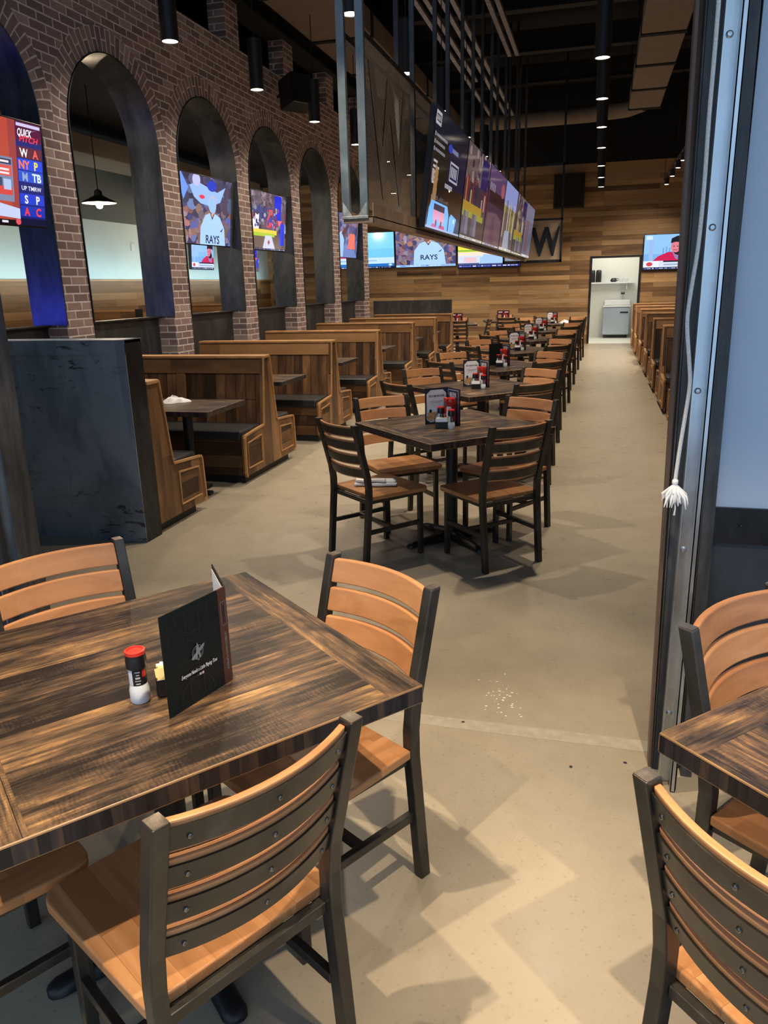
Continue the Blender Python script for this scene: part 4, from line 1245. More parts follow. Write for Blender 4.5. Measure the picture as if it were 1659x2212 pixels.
def sign_panel():
    r = thing('letter_panel', 'steel framed mesh panel with a dark W beyond the hanging screens', 'sign', (-1.52, 18.65, 0))
    c = MB(); w = 1.32
    def bar(x0, x1, z0, z1): c.box(x0, x1, -.02, .02, z0, z1)
    x0, x1 = -.66, .66
    bar(x0, x1, 2.03, 2.09); bar(x0, x0+.045, 2.03, ZC); bar(x1-.045, x1, 2.03, ZC); bar(x0, x1, 2.93, 2.97); bar(x0, x1, 4.05, 4.10)
    c.build('frame', M['steel_dark'], r)
    for z0, z1 in ((2.09, 2.93),):
        c = MB(); c.poly([(x0+.045, .0, z0), (x1-.045, .0, z0), (x1-.045, .0, z1), (x0+.045, .0, z1)])
        c.build('mesh_sheet', M['mesh_x'], r)
    vs, fs, a, b = text_geo('W', .035)
    c = MB(); s = .82
    fr = [((v[0]-(a+b)/2)*.62+.28, -.03, 2.20+v[1]*s) for v in vs]; bk = [(v[0], -.018, v[2]) for v in fr]
    c.raw(fr, fs); c.raw(bk, [f[::-1] for f in fs])
    n = len(fr)
    edges = {}
    for f in fs:
        for i in range(len(f)):
            e = (f[i], f[(i+1) % len(f)])
            edges[e] = 1
    side = [(e[0], e[1], e[1]+n, e[0]+n) for e in edges if (e[1], e[0]) not in edges]
    c.raw(fr+bk, side)
    c.build('letter', M['steel_dark'], r)
def mesh_variant():
    m = M['mesh'].copy(); m.name = 'expanded_metal_mesh_across'
    for n in m.node_tree.nodes:
        if n.type == 'COMBXYZ':
            sp = [x for x in m.node_tree.nodes if x.type == 'SEPXYZ' and x.outputs[0].is_linked and any(l.to_node == n for o in x.outputs for l in o.links)][0]
            for i in range(3):
                for l in list(n.inputs[i].links): m.node_tree.links.remove(l)
            m.node_tree.links.new(sp.outputs[0], n.inputs[0]); m.node_tree.links.new(sp.outputs[2], n.inputs[1]); m.node_tree.links.new(sp.outputs[1], n.inputs[2])
    return m
M['mesh_x'] = mesh_variant()
sign_panel()
arts = [art_dark_lists, lambda p: art_game(p, 3), art_purple, art_bright, lambda p: art_game(p, 8), art_grey]
names = ['dark picture of white lists', 'baseball game', 'purple dark picture', 'bright grassy picture', 'second baseball game', 'grey picture']
for k in range(6):
    w, h = 1.765, 1.0
    y0 = 7.27+1.825*k
    zc = 2.107 + .5*h*cos(radians(7)) + .015
    tv('big screen showing a %s in the suspended row, %s from us' % (names[k], NTH[k]), w, h, (-1.50, y0+w/2, zc), pi/2, radians(7), arts[k], 'big screens of the suspended row', 'big_screen', .055)

# screens in the arches
for yc, a, lab in ((5.20, art_scoreboard, 'screen with a sports score sidebar in the leftmost arch'), (8.975, art_rays_close, 'screen in the brick arch showing a player in a white shirt close up'),
                   (10.825, art_infield, 'screen in the brick arch showing a crowded infield'), (14.525, art_swing, 'screen in the brick arch nearest the hanging frame foot')):
    tv(lab, 1.30, .76, (-4.62 if yc > 6 else -4.46, yc, 2.53), pi/2-radians(2), radians(6), a, 'screens in the brick arches')

# screens on the plank wall
tv('wall screen with a pale blue studio, left of the three on the plank wall', 1.655, .93, (-6.33, YF-.10, 2.56), 0, radians(3), art_studio_wide, 'screens on the plank wall')
tv('wall screen with a player in a white shirt, middle one on the plank wall', 1.655, .93, (-4.62, YF-.10, 2.56), 0, radians(3), art_rays_wide, 'screens on the plank wall')
tv('wall screen partly hidden by the hanging frame on the plank wall', 1.655, .93, (-2.90, YF-.10, 2.50), 0, radians(3), art_field_graph, 'screens on the plank wall')
tv('wall screen with a person in red jacket right of the doorway', 1.50, .84, (1.79, YF-.10, 2.26), 0, radians(3), art_studio, 'screens on the plank wall')
for k, x in enumerate((-4.62, -2.90)):
    c = MB(); c.box(x-.82, x+.82, YF-.06, YF, 1.88, 1.99)
    tag(c.build('equipment_shelf', M['booth_front'], bevel=.004), 'dark wooden ledge under the %s plank wall screen' % ('middle', 'partly hidden')[k], 'shelf', 'ledges under the screens')
# dark grille on the plank wall
r = thing('speaker_cabinet', 'large black square speaker high on the plank wall above the letter panel', 'speaker', (-.87, YF-.115, 3.81))
c = MB(); c.box(-.38, .38, -.1, .1, -.40, .40); c.build('cabinet', M['black'], r, bevel=.01)
c = MB(); c.box(-.35, .35, -.106, -.10, -.37, .37); c.build('grille', M['ceil'], r)
r = thing('speaker', 'black loudspeaker angled down from the top of the brick arcade', 'speaker', (-4.16, 11.05, 4.18), rot=(radians(-14), 0, radians(60)))
c = MB(); c.prism([(-.22, -.20), (.22, -.20), (.17, .20), (-.17, .20)], 'y', -.17, .14); c.build('cabinet', M['black_plastic'], r, bevel=.02)
c = MB(); c.prism([(-.19, -.175), (.19, -.175), (.15, .175), (-.15, .175)], 'y', -.176, -.168); c.build('grille', M['black'], r)
c = MB(); c.tube([(0,.12,.05),(0,.30,.12),(0,.42,.12)], .018, 8); c.build('bracket', M['black'], r)

# ================================================================== CEILING SERVICES
def duct(name, label, x0, x1, y0, z, n, seglen, gap):
    r = thing(name, label, 'duct', ((x0+x1)/2, y0, z))
    w = (x1-x0)/2
    for k in range(n):
        c = MB(); c.box(-w, w, k*seglen, (k+1)*seglen-gap, 0, .32); c.build('section', M['cloud'], r, bevel=.02)
    for k in range(n+1):
        c = MB(); c.box(-w-.012, w+.012, k*seglen-gap, k*seglen, -.012, .33); c.build('flange', M['ceil'], r)
    for k in range(0, n+1, 2):
        for s in (-1, 1):
            c = MB(); c.tube([(s*w, k*seglen-gap*.5, .3), (s*w, k*seglen-gap*.5, ZC-z)], .008, 6); c.build('hanger', M['ceil'], r)
duct('air_duct', 'grey brown rectangular duct in sections near the ceiling at upper right', .40, 1.02, 8.0, 5.0, 6, 1.75, .12)
duct('air_duct', 'grey brown rectangular duct in sections above the brick arcade', -4.20, -3.30, 6.3, 5.02, 7, 1.9, .10)
c = MB(); c.tube([(.71, 18.72, 5.16), (.4, 19.0, 5.12), (-.4, 19.15, 5.1), (-2.2, 19.2, 5.1), (-3.1, 19.2, 5.1)], .16, 14)
tag(c.build('round_duct', M['cloud']), 'round duct crossing below the ceiling before the plank wall', 'duct')
c = MB(); c.tube([(-.85, 8.6, 5.5), (-.85, 11.2, 5.5), (-.85, 11.4, 5.5)], .10, 12); c.tube([(-.85,11.4,5.5),(.9,11.5,5.5)], .10, 12)
tag(c.build('ceiling_pipe', M['ceil_pipe']), 'dim brown pipe bend below the black ceiling near the aisle lamps', 'pipe')
for k, (x, z, y0, y1) in enumerate([(-2.44, 5.05, 7.5, 18.4), (-2.30, 5.05, 7.5, 15.2), (-2.14, 5.08, 7.5, 18.5), (-2.0, 5.08, 7.0, 18.5), (-1.58, 5.1, 6.6, 14.0), (-1.46, 5.1, 6.6, 14.0)]):
    c = MB(); c.box(x-.03, x+.03, y0, y1, z, z+.05)
    tag(c.build('conduit', M['conduit']), 'long pale conduit below the ceiling above the big screens, %s from the left' % NTH[k], 'conduit', 'conduits over the big screens')
for k, y in enumerate([6.8, 9.2, 11.6, 14.0, 16.4, 18.8]):
    c = MB(); c.box(-8, 2.55, y-.06, y+.06, 5.75, 6.1); c.box(-8, 2.55, y-.10, y+.10, 5.72, 5.75)
    tag(c.build('ceiling_joist', M['ceil_pipe']), 'dark steel joist crossing under the ceiling, %s from us' % NTH[k], 'beam', 'ceiling joists')

# ================================================================== SIDE ROOM THROUGH THE ARCHES
def shade_lamp(x, y, z, label):
    r = thing('shade_pendant', label, 'lamp', (x, y, z), group='wide shade pendants of the side room')
    prof = [(.24, 0), (.235, .012), (.06, .10), (.05, .16), (.02, .18)]
    c = MB(); c.lathe(prof, (0,0,0), 24); c.build('shade', M['black'], r)
    c = MB(); c.lathe([(.232, .0), (.232, .002)], (0,0,-.002), 24); c.build('inside', M['copper_white'], r)
    c = MB(); c.lathe([(.01,.03),(.04,.01),(.05,-.03),(.035,-.065),(.005,-.075)][::-1], (0,0,0), 14); c.build('bulb', emi((1.0,.72,.38), 22.0, False), r)
    c = MB(); c.tube([(0,0,.18),(0,0,4.34-z)], .008, 6); c.build('stem', M['steel_dark'], r)
    lamp('POINT', 'shade_light', r, (0,0,-.10), 70, (1.0,.76,.48), .05)
c = MB(); c.box(-.4, .4, 0, 14, 0, .3)
tag(c.build('side_room_duct', M['cloud'], loc=(-8.4, 4.5, 3.75), bevel=.02), 'grey brown duct under the ceiling of the side room behind the arches', 'duct')
shade_lamp(-6.9, 10.24, 2.84, 'wide metal shade pendant seen through the second brick arch')
shade_lamp(-7.6, 15.5, 2.84, 'wide metal shade pendant deep in the side room behind the arches')
shade_lamp(-6.9, 6.4, 2.84, 'wide metal shade pendant of the side room nearest the left edge')
for k, (y, a) in enumerate(((8.9, art_scoreboard), (17.6, art_studio), (20.3, art_infield))):
    tv('side room wall screen seen under the arches, %s from the left' % NTH[k], 1.1, .62, (-9.205, y, 2.42), pi/2, radians(4), a, 'side room screens', depth=.06)
# wood sided booth backs of the side room
for k, (y, L) in enumerate(((4.2, .7), (8.0, .8), (12.0, .8), (16.0, .8))):
    r = thing('side_booth', 'tall plank booth back in the side room, %s from the left' % NTH[k], 'booth', (-7.6, y, 0), group='side room booths')
    c = MB(); c.box(-1.5, .0, -.05, .05, 0, 1.30); c.build('panel', M['booth_rail'], r)
    c = MB(); c.box(.0, .06, -.07, .07, 0, 1.34); c.build('post', M['steel_dark'], r)
    c = MB(); c.box(-1.5, .02, -.06, .06, 1.30, 1.33); c.build('cap', M['booth_trim'], r)
c = MB(); c.box(0, .03, -.05, .05, -.07, .07)
tag(c.build('thermostat', M['white_gloss'], loc=(-9.3, 14.75, 2.50), bevel=.006), 'small white box on the pale wall seen through the second arch', 'thermostat')
# added, unseen front windows that let cool sky light into the side room
mb = MB()
for x in (-9.1, -7.83, -6.57, -5.3): mb.box(x-.035, x+.035, 2.5, 2.57, .9, 2.7)
mb.box(-9.1, -5.3, 2.5, 2.57, .88, .95); mb.box(-9.1, -5.3, 2.5, 2.57, 2.65, 2.72)
mb.build('added_window_2', M['steel_dark'], kind='structure')
lamp('AREA', 'side_room_added_blue_light', None, (-5.5, 4.75, 1.35), 9, (.06, .07, 1.0), (.4, .25), rot=(radians(98), 0, radians(-40)))  # added blue light, no sign, for the glow on the leftmost arch's liner
lamp('AREA', 'side_room_added_wall_light', None, (-8.75, 13.0, 1.80), 62, (.66, .92, 1.0), (16.0, .12), rot=(radians(90+28), 0, radians(90)))  # added light without a fixture, brightens the pale wall from below

# ================================================================== SERVICE ROOM FITTINGS
r = thing('undercounter_cooler', 'stainless undercounter cooler on castors in the bright service room', 'cooler', (.50, 24.0, 0))
c = MB(); c.box(-.36, .36, -.28, .28, .10, .86); c.build('cabinet', M['stainless'], r, bevel=.01)
c = MB(); c.box(-.38, .38, -.30, .29, .87, .92); c.build('worktop', M['white_gloss'], r, bevel=.006)
c = MB(); c.box(-.35, .35, -.285, -.28, .13, .84); c.build('door', M['stainless'], r)
c = MB(); c.box(.10, .32, -.30, -.285, .70, .74); c.build('handle', M['black_plastic'], r)
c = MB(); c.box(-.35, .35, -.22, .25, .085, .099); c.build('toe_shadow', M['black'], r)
for x in (-.31, .31):
    for y in (-.2, .2):
        c = MB(); c.lathe([(.04, -.014), (.042, 0), (.04, .014)], (x, y, .042), 14, 0, True, 'x'); c.build('castor', M['black'], r)
c = MB(); c.box(-.34, .36, -.22, .26, .925, 1.06)
tag(c.build('sink_basin', M['white_gloss'], loc=(.50, 24.0, 0), bevel=.01), 'white basin standing on the stainless cooler', 'basin')
r = thing('wall_shelf', 'white shelf across the back wall of the service room', 'shelf', (.15, 24.15, 1.52))
c = MB(); c.box(-.80, .80, -.13, .14, 0, .04); c.build('board', M['white_gloss'], r)
c = MB()
for x in (-.6, .6): c.box(x-.015, x+.015, -.02, .14, -.16, 0)
c.build('brackets', M['white'], r)
for k, x in enumerate((-.22, -.04)):
    c = MB(); c.lathe([(.07, 0), (.078, .01), (.078, .30), (.06, .34), (.02, .345)], (0,0,0), 18)
    tag(c.build('canister', M['black_plastic'], loc=(x, 24.12, 1.561)), '%s tall black canister on the service room shelf' % ('left', 'right')[k], 'canister', 'canisters on the service shelf')
r = thing('coffee_pot', 'black coffee pot on the service room shelf', 'pot', (.38, 24.12, 1.561))
c = MB(); c.lathe([(.06,0),(.09,.02),(.085,.07),(.05,.11)], (0,0,0), 16); c.build('body', M['black_plastic'], r)
c = MB(); c.tube([(.08,0,.02),(.13,0,.05),(.12,0,.09),(.06,0,.10)], .008, 8); c.build('handle', M['black'], r)
for k, x in enumerate((.59, .735)):
    c = MB(); c.lathe([(.03,0),(.055,.03),(.065,.09),(.06,.09),(.02,.02)], (0,0,0), 16)
    tag(c.build('bowl', M['white_gloss'], loc=(x, 24.12, 1.561)), '%s white bowl at the right end of the service shelf' % ('left', 'right')[k], 'bowl', 'bowls on the service shelf')
r = thing('faucet', 'chrome and black faucet over the white basin', 'faucet', (.66, 24.22, 1.061))
c = MB(); c.tube([(0,0,0),(0,0,.18),(0,-.05,.22),(0,-.12,.20)], .012, 8); c.build('spout', M['galv'], r)
c = MB(); c.box(-.05, .05, -.02, .02, .15, .21); c.build('handle', M['black'], r)
r = thing('hanging_towel', 'white towel hanging on the left wall of the service room', 'towel', (-.58, 23.2, 1.02))
c = MB()
vs, fs = [], []
for j in range(9):
    z = .42 - j*.085; w = .05 + .16*min(1, j/6)**.8 + (.012 if j % 2 else 0)
    for k in range(10):
        t = k/9*2-1
        vs.append((.02+.035*abs(sin(k*1.9+j*.3))+.02, w*t, z - (.05*abs(t) if j == 8 else 0)))
for j in range(8):
    for k in range(9): fs.append((j*10+k, j*10+k+1, (j+1)*10+k+1, (j+1)*10+k))
c.raw(vs, fs, 0, True)
o = c.build('cloth', M['cloth'], r); so = o.modifiers.new('thick', 'SOLIDIFY'); so.thickness = .012
c = MB(); c.lathe([(.02,-.03),(.02,.03)], (.03,0,.43), 10); c.build('hook', M['galv'], r)
for k, z in enumerate((1.62, 1.92)):
    c = MB(); c.box(0, .03, -.12, .12, -.07, .07)
    tag(c.build('notice_frame', M['stainless'], loc=(-.695, 23.6, z+.15), bevel=.004), '%s grey framed notice on the left wall of the service room' % ('lower', 'upper')[k], 'notice', 'notices in the service room')

# ================================================================== TABLE TOP THINGS
def make_menu(label, rz_left, rz_right, art, loc, spine_w=.0, w=.158, h=.226):
    """two stiff covers standing open around a spine; each cover is a part with its print"""
    r = thing('menu', label, 'menu', loc, group='standing menus')
    for nm, a, pic in (('left_cover', rz_left, art[0]), ('right_cover', rz_right, art[1])):
        c = MB(); c.box(0, w, -.0015, .0015, 0.001, h)
        cv = c.build(nm, M['cover'], r, rot=(0, 0, a))
        if pic:
            for side in (-1, 1):
                f = pic if not isinstance(pic, tuple) else pic[0 if side < 0 else 1]
                if f is None: continue
                p = Pic(w, h, y=-.0017, eps=.00025); f(p)
                p.build('print', cv, loc=(w/2, 0, h/2), rot=(0, 0, 0 if side < 0 else pi))
    return r
def pr_court(p):      # front of the near menu: faint court lines, round crest, script line
    g, L = M['cover_line'], M['ink_grey']
    p.line(.10,.06,.10,.94,.0008,g); p.line(.90,.06,.90,.94,.0008,g); p.line(.10,.06,.90,.06,.0008,g); p.line(.10,.94,.90,.94,.0008,g); p.line(.10,.5,.90,.5,.0008,g)
    for v, a0 in ((.94, pi), (.06, 0)):
        p.ring(.5, v, .30, .006, g, 28, a0, a0+pi)
        p.line(.38, v, .38, v+(.22 if v < .5 else -.22), .0008, g); p.line(.62, v, .62, v+(.22 if v < .5 else -.22), .0008, g)
        p.line(.38, v+(.22 if v < .5 else -.22), .62, v+(.22 if v < .5 else -.22), .0008, g)
        p.ring(.5, v+(.22 if v < .5 else -.22), .12, .006, g, 24, a0, a0+pi)
    p.ring(.55, .50, .098, .007, L, 36); p.ring(.55, .50, .074, .004, L, 30)
    p.poly([(.50,.44),(.53,.56),(.55,.60),(.57,.56),(.60,.44),(.57,.44),(.55,.50),(.53,.44)], L)
    p.poly([(.43,.455),(.47,.445),(.66,.53),(.675,.565),(.63,.555),(.44,.475)], L); p.ell(.55, .425, .012, .008, L, 10)
    p.text('Everyone Needs a Little Playing Time', .55, .335, .0125, M['label_white'], .012, .35, width=.105)
    for k, cc in enumerate((M['navy'], M['stainless'], M['pink_paper'])): p.rect(.49+.045*k, .268, .525+.045*k, .292, cc)
def pr_none(p): p.rect(.04, .04, .96, .96, M['cover_line'])
def pr_boom(p):
    W = M['label_white']
    p.rect(0, 0, 1, 1, M['navy'])
    p.poly([(.06,.14),(.22,.05),(.80,.05),(.94,.14),(.94,.84),(.78,.95),(.24,.95),(.06,.84)], W)
    p.text('BOOM BOOM', .50, .78, .017, M['label_black'], .02, width=.105)
    p.rect(.24, .625, .78, .637, M['ink_grey']); p.rect(.30, .59, .70, .60, M['ink_grey'])
    for u, v, ru in ((.16,.20,.10),(.28,.26,.10),(.38,.20,.10),(.24,.15,.09),(.40,.29,.08),(.14,.30,.06)): p.ell(u, v, ru, ru*.75, M['food'], 14)
    p.poly([(.36,.06),(.50,.34),(.62,.30),(.66,.06)], M['ink_grey']); p.poly([(.40,.06),(.52,.28),(.58,.06)], W)
    p.ell(.22, .37, .06, .05, M['cover_line'])
def pr_beer(p):
    W = M['label_white']
    p.rect(0, 0, 1, 1, M['navy']); p.rect(.45, .1, .95, .7, M['purple'])
    for a in ((.10,.95,.90,.95),(.10,.80,.10,.95),(.90,.04,.90,.95)): p.line(*a, .003, W)
    p.text('BEER', .50, .82, .038, W, .03, width=.085)
    for k in range(6): p.rect(.20, .62-.09*k, .62, .635-.09*k, M['ink_grey'])
def pr_back(p):
    p.rect(.03, .03, .97, .97, M['cover']); p.ring(.5, .55, .16, .01, M['cover_line'])
def pr_redfood(p):
    p.rect(.04,.04,.96,.96, M['purple']); p.ell(.4,.4,.28,.22, M['food']); p.rect(.2,.78,.8,.88, M['label_white'])

def salt(label, x, y, z=TH, rz=0.0, h=.128):
    """small clear grinder full of white salt, printed sleeve, black head with a red top"""
    r = thing('salt_grinder', label, 'salt grinder', (x, y, z), rz, 'salt grinders')
    s = h/.128
    k = lambda pr: [(a*s, b*s) for a, b in pr]
    c = MB(); c.lathe(k([(.020,0),(.0225,.003),(.0225,.030),(.0205,.040),(.019,.048)]), (0,0,0), 24); c.build('salt', M['salt'], r)
    c = MB(); c.lathe(k([(.0195,.046),(.0195,.086)]), (0,0,0), 24); lb = c.build('sleeve', M['label_black'], r)
    c = MB()
    n = 6; rr = .0198*s
    for q in range(n):
        a0, a1 = radians(-150+q*9), radians(-150+(q+1)*9)
        c.poly([(rr*cos(a0), rr*sin(a0), .047*s), (rr*cos(a1), rr*sin(a1), .047*s), (rr*cos(a1), rr*sin(a1), .086*s), (rr*cos(a0), rr*sin(a0), .086*s)], 0)
    rr = .0201*s
    for row, (wd_, sz) in enumerate(((34, .0028), (22, .002), (30, .0045), (38, .002), (30, .003))):
        zc = (.080 - row*.0072)*s
        a0, a1 = radians(-60-wd_/2), radians(-60+wd_/2)
        for q in range(6):
            b0, b1 = a0+(a1-a0)*q/6, a0+(a1-a0)*(q+.62)/6
            c.poly([(rr*cos(b0), rr*sin(b0), zc-sz/2), (rr*cos(b1), rr*sin(b1), zc-sz/2), (rr*cos(b1), rr*sin(b1), zc+sz/2), (rr*cos(b0), rr*sin(b0), zc+sz/2)], 0)
    rr = .0199*s
    for q in range(4):
        a0, a1 = radians(-30+q*8), radians(-30+(q+1)*8)
        c.poly([(rr*cos(a0), rr*sin(a0), .066*s), (rr*cos(a1), rr*sin(a1), .066*s), (rr*cos(a1), rr*sin(a1), .086*s), (rr*cos(a0), rr*sin(a0), .086*s)], 1)
    c.build('print', [M['label_white'], M['red_plastic']], lb)
    c = MB(); c.lathe(k([(.020,.084),(.0235,.088),(.0235,.108),(.0225,.112),(.0225,.124)]), (0,0,0), 24); c.build('grinder_head', M['black_plastic'], r)
    c = MB(); c.lathe(k([(.0228,.120),(.0228,.128),(.019,.129),(.018,.1245),(.001,.1245)]), (0,0,0), 24); c.build('red_top', M['red_plastic'], r)
    return r
def caddy(label, x, y, rz, z=TH, scale=1.0):
    r = thing('sugar_caddy', label, 'sugar caddy', (x, y, z), rz, 'sugar caddies')
    c = MB(); w, d, h = .045*scale, .030*scale, .046*scale
    c.prism([(-w*.9,-d*.9),(w*.9,-d*.9),(w*.9,d*.9),(-w*.9,d*.9)], 'z', 0, .004)
    c.box(-w, w, -d, -d+.003, .003, h); c.box(-w, w, d-.003, d, .003, h); c.box(-w, -w+.003, -d, d, .003, h); c.box(w-.003, w, -d, d, .003, h)
    c.build('tray', M['black_plastic'], r, bevel=.002)
    cols = [M['label_white'], M['yellow_paper'], M['label_white'], M['pink_paper'], M['label_white'], M['label_white']] if scale < .95 else [M['yellow_paper'], M['yellow_paper'], M['label_white'], M['yellow_paper'], M['label_white'], M['label_white']]
    for k in range(6):
        y0 = -d+.007 + k*(2*d-.014)/5
        c = MB(); c.box(-w*.86, w*.86, -.0022, .0022, 0, .064*scale)
        tag_ = c.build('sugar_packet', cols[k], r, loc=((k % 2)*.004-.002, y0, .005), rot=(radians(-14+k*5), radians(((k*37) % 11)-5), 0))
    return r
def ketchup(label, x, y, z=TH):
    r = thing('ketchup_bottle', label, 'ketchup bottle', (x, y, z), 0, 'ketchup bottles')
    c = MB(); c.lathe([(.022,.026),(.031,.032),(.034,.055),(.031,.075),(.0275,.098),(.029,.125),(.033,.145),(.034,.160),(.030,.172),(.012,.178)], (0,0,0), 24); c.build('body', M['ketchup'], r)
    c = MB(); c.lathe([(.027,0),(.028,.004),(.026,.026),(.02,.030)], (0,0,0), 22); c.build('cap', M['label_white'], r)
    c = MB(); n = 9
    zs = [(.060,.0335,20),(.075,.0318,30),(.098,.0283,32),(.112,.0288,38),(.125,.0297,24)]
    for j in range(len(zs)-1):
        (z0, r0, w0), (z1, r1, w1) = zs[j], zs[j+1]
        for k in range(n):
            f = lambda rr, w, t: ((rr+.0006)*cos(radians(-105-w+2*w*t)), (rr+.0006)*sin(radians(-105-w+2*w*t)))
            c.poly([(*f(r0,w0,k/n), z0), (*f(r0,w0,(k+1)/n), z0), (*f(r1,w1,(k+1)/n), z1), (*f(r1,w1,k/n), z1)], 0, None, True)
    c.build('label', M['label_white'], r)
    return r
def hotsauce(label, x, y, z=TH):
    r = thing('hot_sauce_bottle', label, 'hot sauce bottle', (x, y, z), 0, 'hot sauce bottles')
    c = MB(); c.lathe([(.017,0),(.018,.004),(.018,.085),(.010,.108),(.0085,.118)], (0,0,0), 18); c.build('body', M['ketchup'], r)
    c = MB(); c.lathe([(.0092,.114),(.0092,.148)], (0,0,0), 16); c.build('neck_wrap', M['green_plastic'], r)
    c = MB(); c.lathe([(.0115,.148),(.0118,.168),(.009,.171)], (0,0,0), 16); c.build('cap', M['red_plastic'], r)
    c = MB(); c.lathe([(.0184,.02),(.0184,.07)], (0,0,0), 18); c.build('label', M['label_white'], r)
    return r

# standing menu, grinder and sugar caddy on the front table
r = thing('menu', 'black menu standing open on the nearest table, crest and script on its cover', 'menu', (-.767, 1.394, TH), 0, 'standing menus')
def cover(nm, a, w, loc, pic, mat=None, h=.228):
    c = MB(); c.box(0, w, -.0015, .0015, .001, h)
    cv = c.build(nm, mat or M['cover'], r, loc=loc, rot=(0, 0, a), bevel=.001)
    if pic:
        p = Pic(w, h, y=-.0017, eps=.0002); pic(p); p.build('print', cv, loc=(w/2, 0, h/2))
    return cv
fl = Vector((-.047, -.157, 0)); fa = atan2(.157, .047)
cover('front_cover', fa, fl.length, (fl.x, fl.y, 0), pr_court)
def pr_spine(p):
    p.rect(.0, .02, 1, .98, M['cover_spine'])
    p.text('ULTIMATE DINING PLAYBOOK', .58, .34, .0085, M['ink_grey'], .015, width=.092, rot=-pi/2) 
    [p.line(*q, .0009, M['ink_grey']) for q in ((.25,.62,.25,.86),(.8,.62,.8,.86),(.25,.86,.8,.86),(.25,.62,.8,.62))]; [p.rect(.40, .66+.045*k, .64, .685+.045*k, M['cover_line']) for k in range(4)]
cover('spine', atan2(.026, .006), .027, (0, 0, 0), pr_spine, M['cover_spine'])
bd_ = Vector((-.092, .122, 0))
cover('back_cover', atan2(bd_.y, bd_.x), bd_.length, (.006, .026, 0), None)
c = MB(); c.box(.006, .150, -.0025, -.0018, .004, .217)
pg = c.build('page', M['label_white'], r, loc=(.006, .026, 0), rot=(0, 0, atan2(bd_.y, bd_.x)-pi*0))
c = MB(); c.box(.006, .150, .0018, .0025, .004, .217)
c.build('page', M['label_white'], r, loc=(.006, .026, 0), rot=(0, 0, atan2(bd_.y, bd_.x)))
salt('salt grinder with a red top beside the black menu on the nearest table', -.916, 1.292, TH, radians(4), .120)
caddy('black caddy of yellow and white sugar packets behind the black menu', -.862, 1.352, radians(35), TH, .95)

# sets on the hall tables
def table_set(cx, cy, idx, boom=True, full=True):
    nm = 'on the %s table of the hall row' % ORD[idx]
    base = (cx-.03, cy+.12, TH+.0005)
    pl, pr_ = (pr_boom, pr_beer) if boom else (pr_back, pr_beer)
    aR = radians(-58); aL = radians(-113-18)
    m = thing('menu', ('white and black' if boom else 'black') + ' menu standing open ' + nm, 'menu', base, 0, 'standing menus')
    w, h = .158, .226
    for nmn, a, pic in (('left_cover', radians(218), pl), ('right_cover', radians(-50), pr_)):
        c = MB(); c.box(0, w, -.0015, .0015, .0, h)
        if nmn == 'left_cover':
            cv = c.build(nmn, M['cover'], m, rot=(0, 0, a))
            p = Pic(w, h, y=-.0018, eps=.0004); pic(p)
            p.build('print', cv, loc=(w/2, 0.0, h/2), rot=(0, 0, pi))
        else:
            cv = c.build(nmn, M['cover'], m, rot=(0, 0, a))
            p = Pic(w, h, y=-.0018, eps=.0004); pic(p)
            p.build('print', cv, loc=(w/2, 0, h/2))
    if not full: return
    ketchup('red ketchup bottle before the menu ' + nm, cx+.012, cy+.002)
    hotsauce('hot sauce bottle with green neck ' + nm, cx-.030, cy+.055)
    salt('salt grinder at the front of the caddy ' + nm, cx+.034, cy-.098, TH, 0, .118)
    salt('salt grinder behind the caddy ' + nm, cx-.052, cy+.010, TH, 0, .118)
    caddy('black sugar caddy ' + nm, cx-.026, cy-.080, radians(15), TH, .9)
for i, (x, y) in enumerate(ROW):
    table_set(x+(.0 if i else -.01), y-.05, i, boom=(i != 2))
for i, (x, y) in enumerate(BACKT):
    m = thing('menu', 'dark red menu standing on the %s back corner table' % ('left', 'right')[i], 'menu', (x-.02, y+.05, TH+.0005), 0, 'standing menus')
    for a in (radians(200), radians(-25)):
        c = MB(); c.box(0, .158, -.0015, .0015, 0, .226); cv = c.build('cover', M['cover'], m, rot=(0,0,a))
        p = Pic(.158, .226, y=-.0018, eps=.0004); pr_redfood(p); p.build('print', cv, loc=(.079, 0, .113), rot=(0,0, pi if a > 0 else 0))
    ketchup('ketchup bottle on the %s back corner table' % ('left', 'right')[i], x+.02, y-.04)

# folded napkins and cloths
def cloth_lump(name, label, cat, loc, sx, sy, h, seed, rz=0, group=None, n=16):
    rn = random.Random(seed)
    ph = [rn.uniform(0, 6) for _ in range(6)]
    vs, fs = [], []
    N_ = 26
    for j in range(n+1):
        rr = j/n
        for k in range(N_):
            a = 2*pi*k/N_
            e = 1 + .14*sin(3*a+ph[0]) + .08*sin(7*a+ph[1])
            x, y = sx*rr*e*cos(a), sy*rr*e*sin(a)
            z = h*(1-rr**2.4)*(.75+.25*sin(5*rr+2*a+ph[2])*sin(3*a+ph[3])) + .004*(1-rr)
            z += h*.22*sin(9*x/sx+ph[4])*sin(7*y/sy+ph[5])*(1-rr)
            vs.append((x, y, max(.0015, z) if j < n else .0005))
    for j in range(n):
        for k in range(N_): fs.append((j*N_+k, j*N_+(k+1) % N_, (j+1)*N_+(k+1) % N_, (j+1)*N_+k))
    fs.append(tuple(n*N_+k for k in range(N_))[::-1])
    m = MB(); m.raw(vs, fs, 0, True)
    return tag(m.build(name, M['cloth'], loc=loc, rot=(0,0,rz)), label, cat, group)
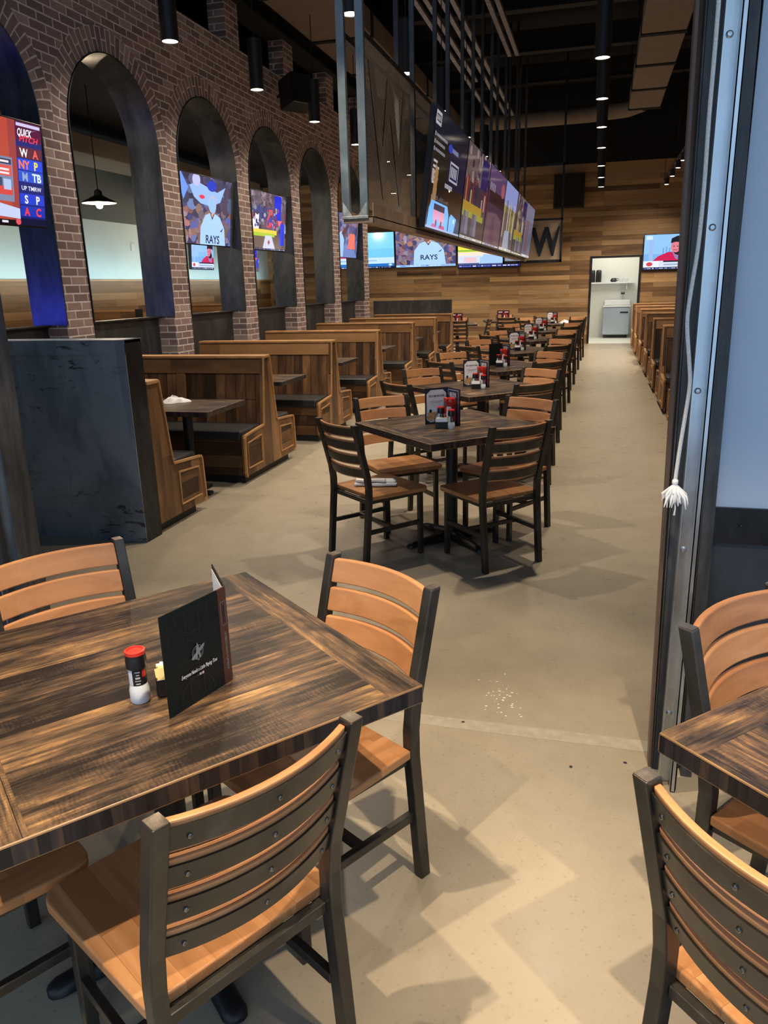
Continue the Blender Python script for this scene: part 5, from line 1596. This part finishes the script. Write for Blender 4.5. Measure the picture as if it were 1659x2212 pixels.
def folded(name, label, loc, rz):
    """a napkin folded to a long packet, one fold shifted over the other"""
    r = thing(name, label, 'napkin', loc, rz)
    def sheet(x0, x1, y0, y1, z, seed, amp):
        rn = random.Random(seed); p1, p2 = rn.uniform(0,6), rn.uniform(0,6)
        vs, fs = [], []
        nx, ny = 14, 7
        for i in range(nx+1):
            for j in range(ny+1):
                u, v = i/nx, j/ny
                wob = .006*sin(9*u+p1)
                x = x0+(x1-x0)*u + .004*sin(7*v+p2); y = y0+(y1-y0)*v + wob
                e = min(v, 1-v)*ny
                vs.append((x, y, z + amp*(.5+.5*sin(5*u+p1)*sin(4*v+p2)) + .010*min(1, e)*(1 if amp > .002 else .4)))
        for i in range(nx):
            for j in range(ny): a = i*(ny+1)+j; fs.append((a, a+ny+1, a+ny+2, a+1))
        return vs, fs
    for k, a in enumerate(((-.13,.13,-.045,.02,.002,2,.004), (-.11,.125,-.01,.055,.012,5,.007), (-.125,.06,-.03,.03,.020,8,.006))):
        m = MB(); v, f = sheet(*a); m.raw(v, f, 0, True)
        o = m.build('fold', M['cloth'], r); s = o.modifiers.new('thick', 'SOLIDIFY'); s.thickness = .004; s.offset = 1
    return r
folded('folded_napkin', 'white folded napkins on the seat of the chair left of the nearest hall table', (-1.27, 4.42, .4355), radians(8))
cloth_lump('table_cloth', 'crumpled white cloth on the nearest booth table', 'cloth', (-3.33, 5.66, .7385), .115, .085, .05, 4, .3, 'white cloths')
for k, (x, y) in enumerate(((-3.2, 11.2), (-3.15, 13.15))):
    cloth_lump('table_cloth', 'crumpled white cloth on the %s booth table of the left row' % ('fourth', 'fifth')[k], 'cloth', (x, y, .7385), .09, .075, .06, 9+k, .3, 'white cloths')
cloth_lump('table_cloth', 'white napkin bundle on the seventh table of the hall row', 'cloth', (ROW[6][0]+.22, ROW[6][1]-.1, TH+.0005), .10, .08, .07, 15, 0, 'white cloths')
# coat hook on the wood beyond, small things on the floor
c = MB(); rn = random.Random(4)
for k in range(46):
    x, y = -.31+rn.gauss(0, .05), 2.80+rn.gauss(0, .09); s = rn.uniform(.0012, .0036)
    c.box(x-s, x+s*rn.uniform(.6,2), y-s*.5, y+s, 0.0002, .0012+s*.4)
tag(c.build('crumbs', M['cloth']), 'white crumbs scattered on the concrete in front of the opening', 'crumbs', kind='stuff')
for k, (x, y) in enumerate(((-.422, 2.579), (-.013, 2.379), (.168, 2.446))):
    c = MB(); c.poly([(-.012,-.004,.001),(.0,-.009,.003),(.014,-.001,.001),(.004,.004,.005),(-.006,.009,.002)]); c.poly([(-.004,0,.002),(.006,.012,.001),(.009,.003,.004)])
    o = tag(c.build('leaf_scrap', M['steel_dark'] if k < 2 else M['navy'], loc=(x, y, .0004), rot=(0,0,k*1.3)), ('dark leaf scrap on the concrete left of the aisle', 'small dark scrap on the concrete near the jamb', 'tiny blue scrap on the concrete at the foot of the jamb')[k], 'scrap')
    o.scale = (.6, .6, .6)
    so = o.modifiers.new('thick', 'SOLIDIFY'); so.thickness = .0008
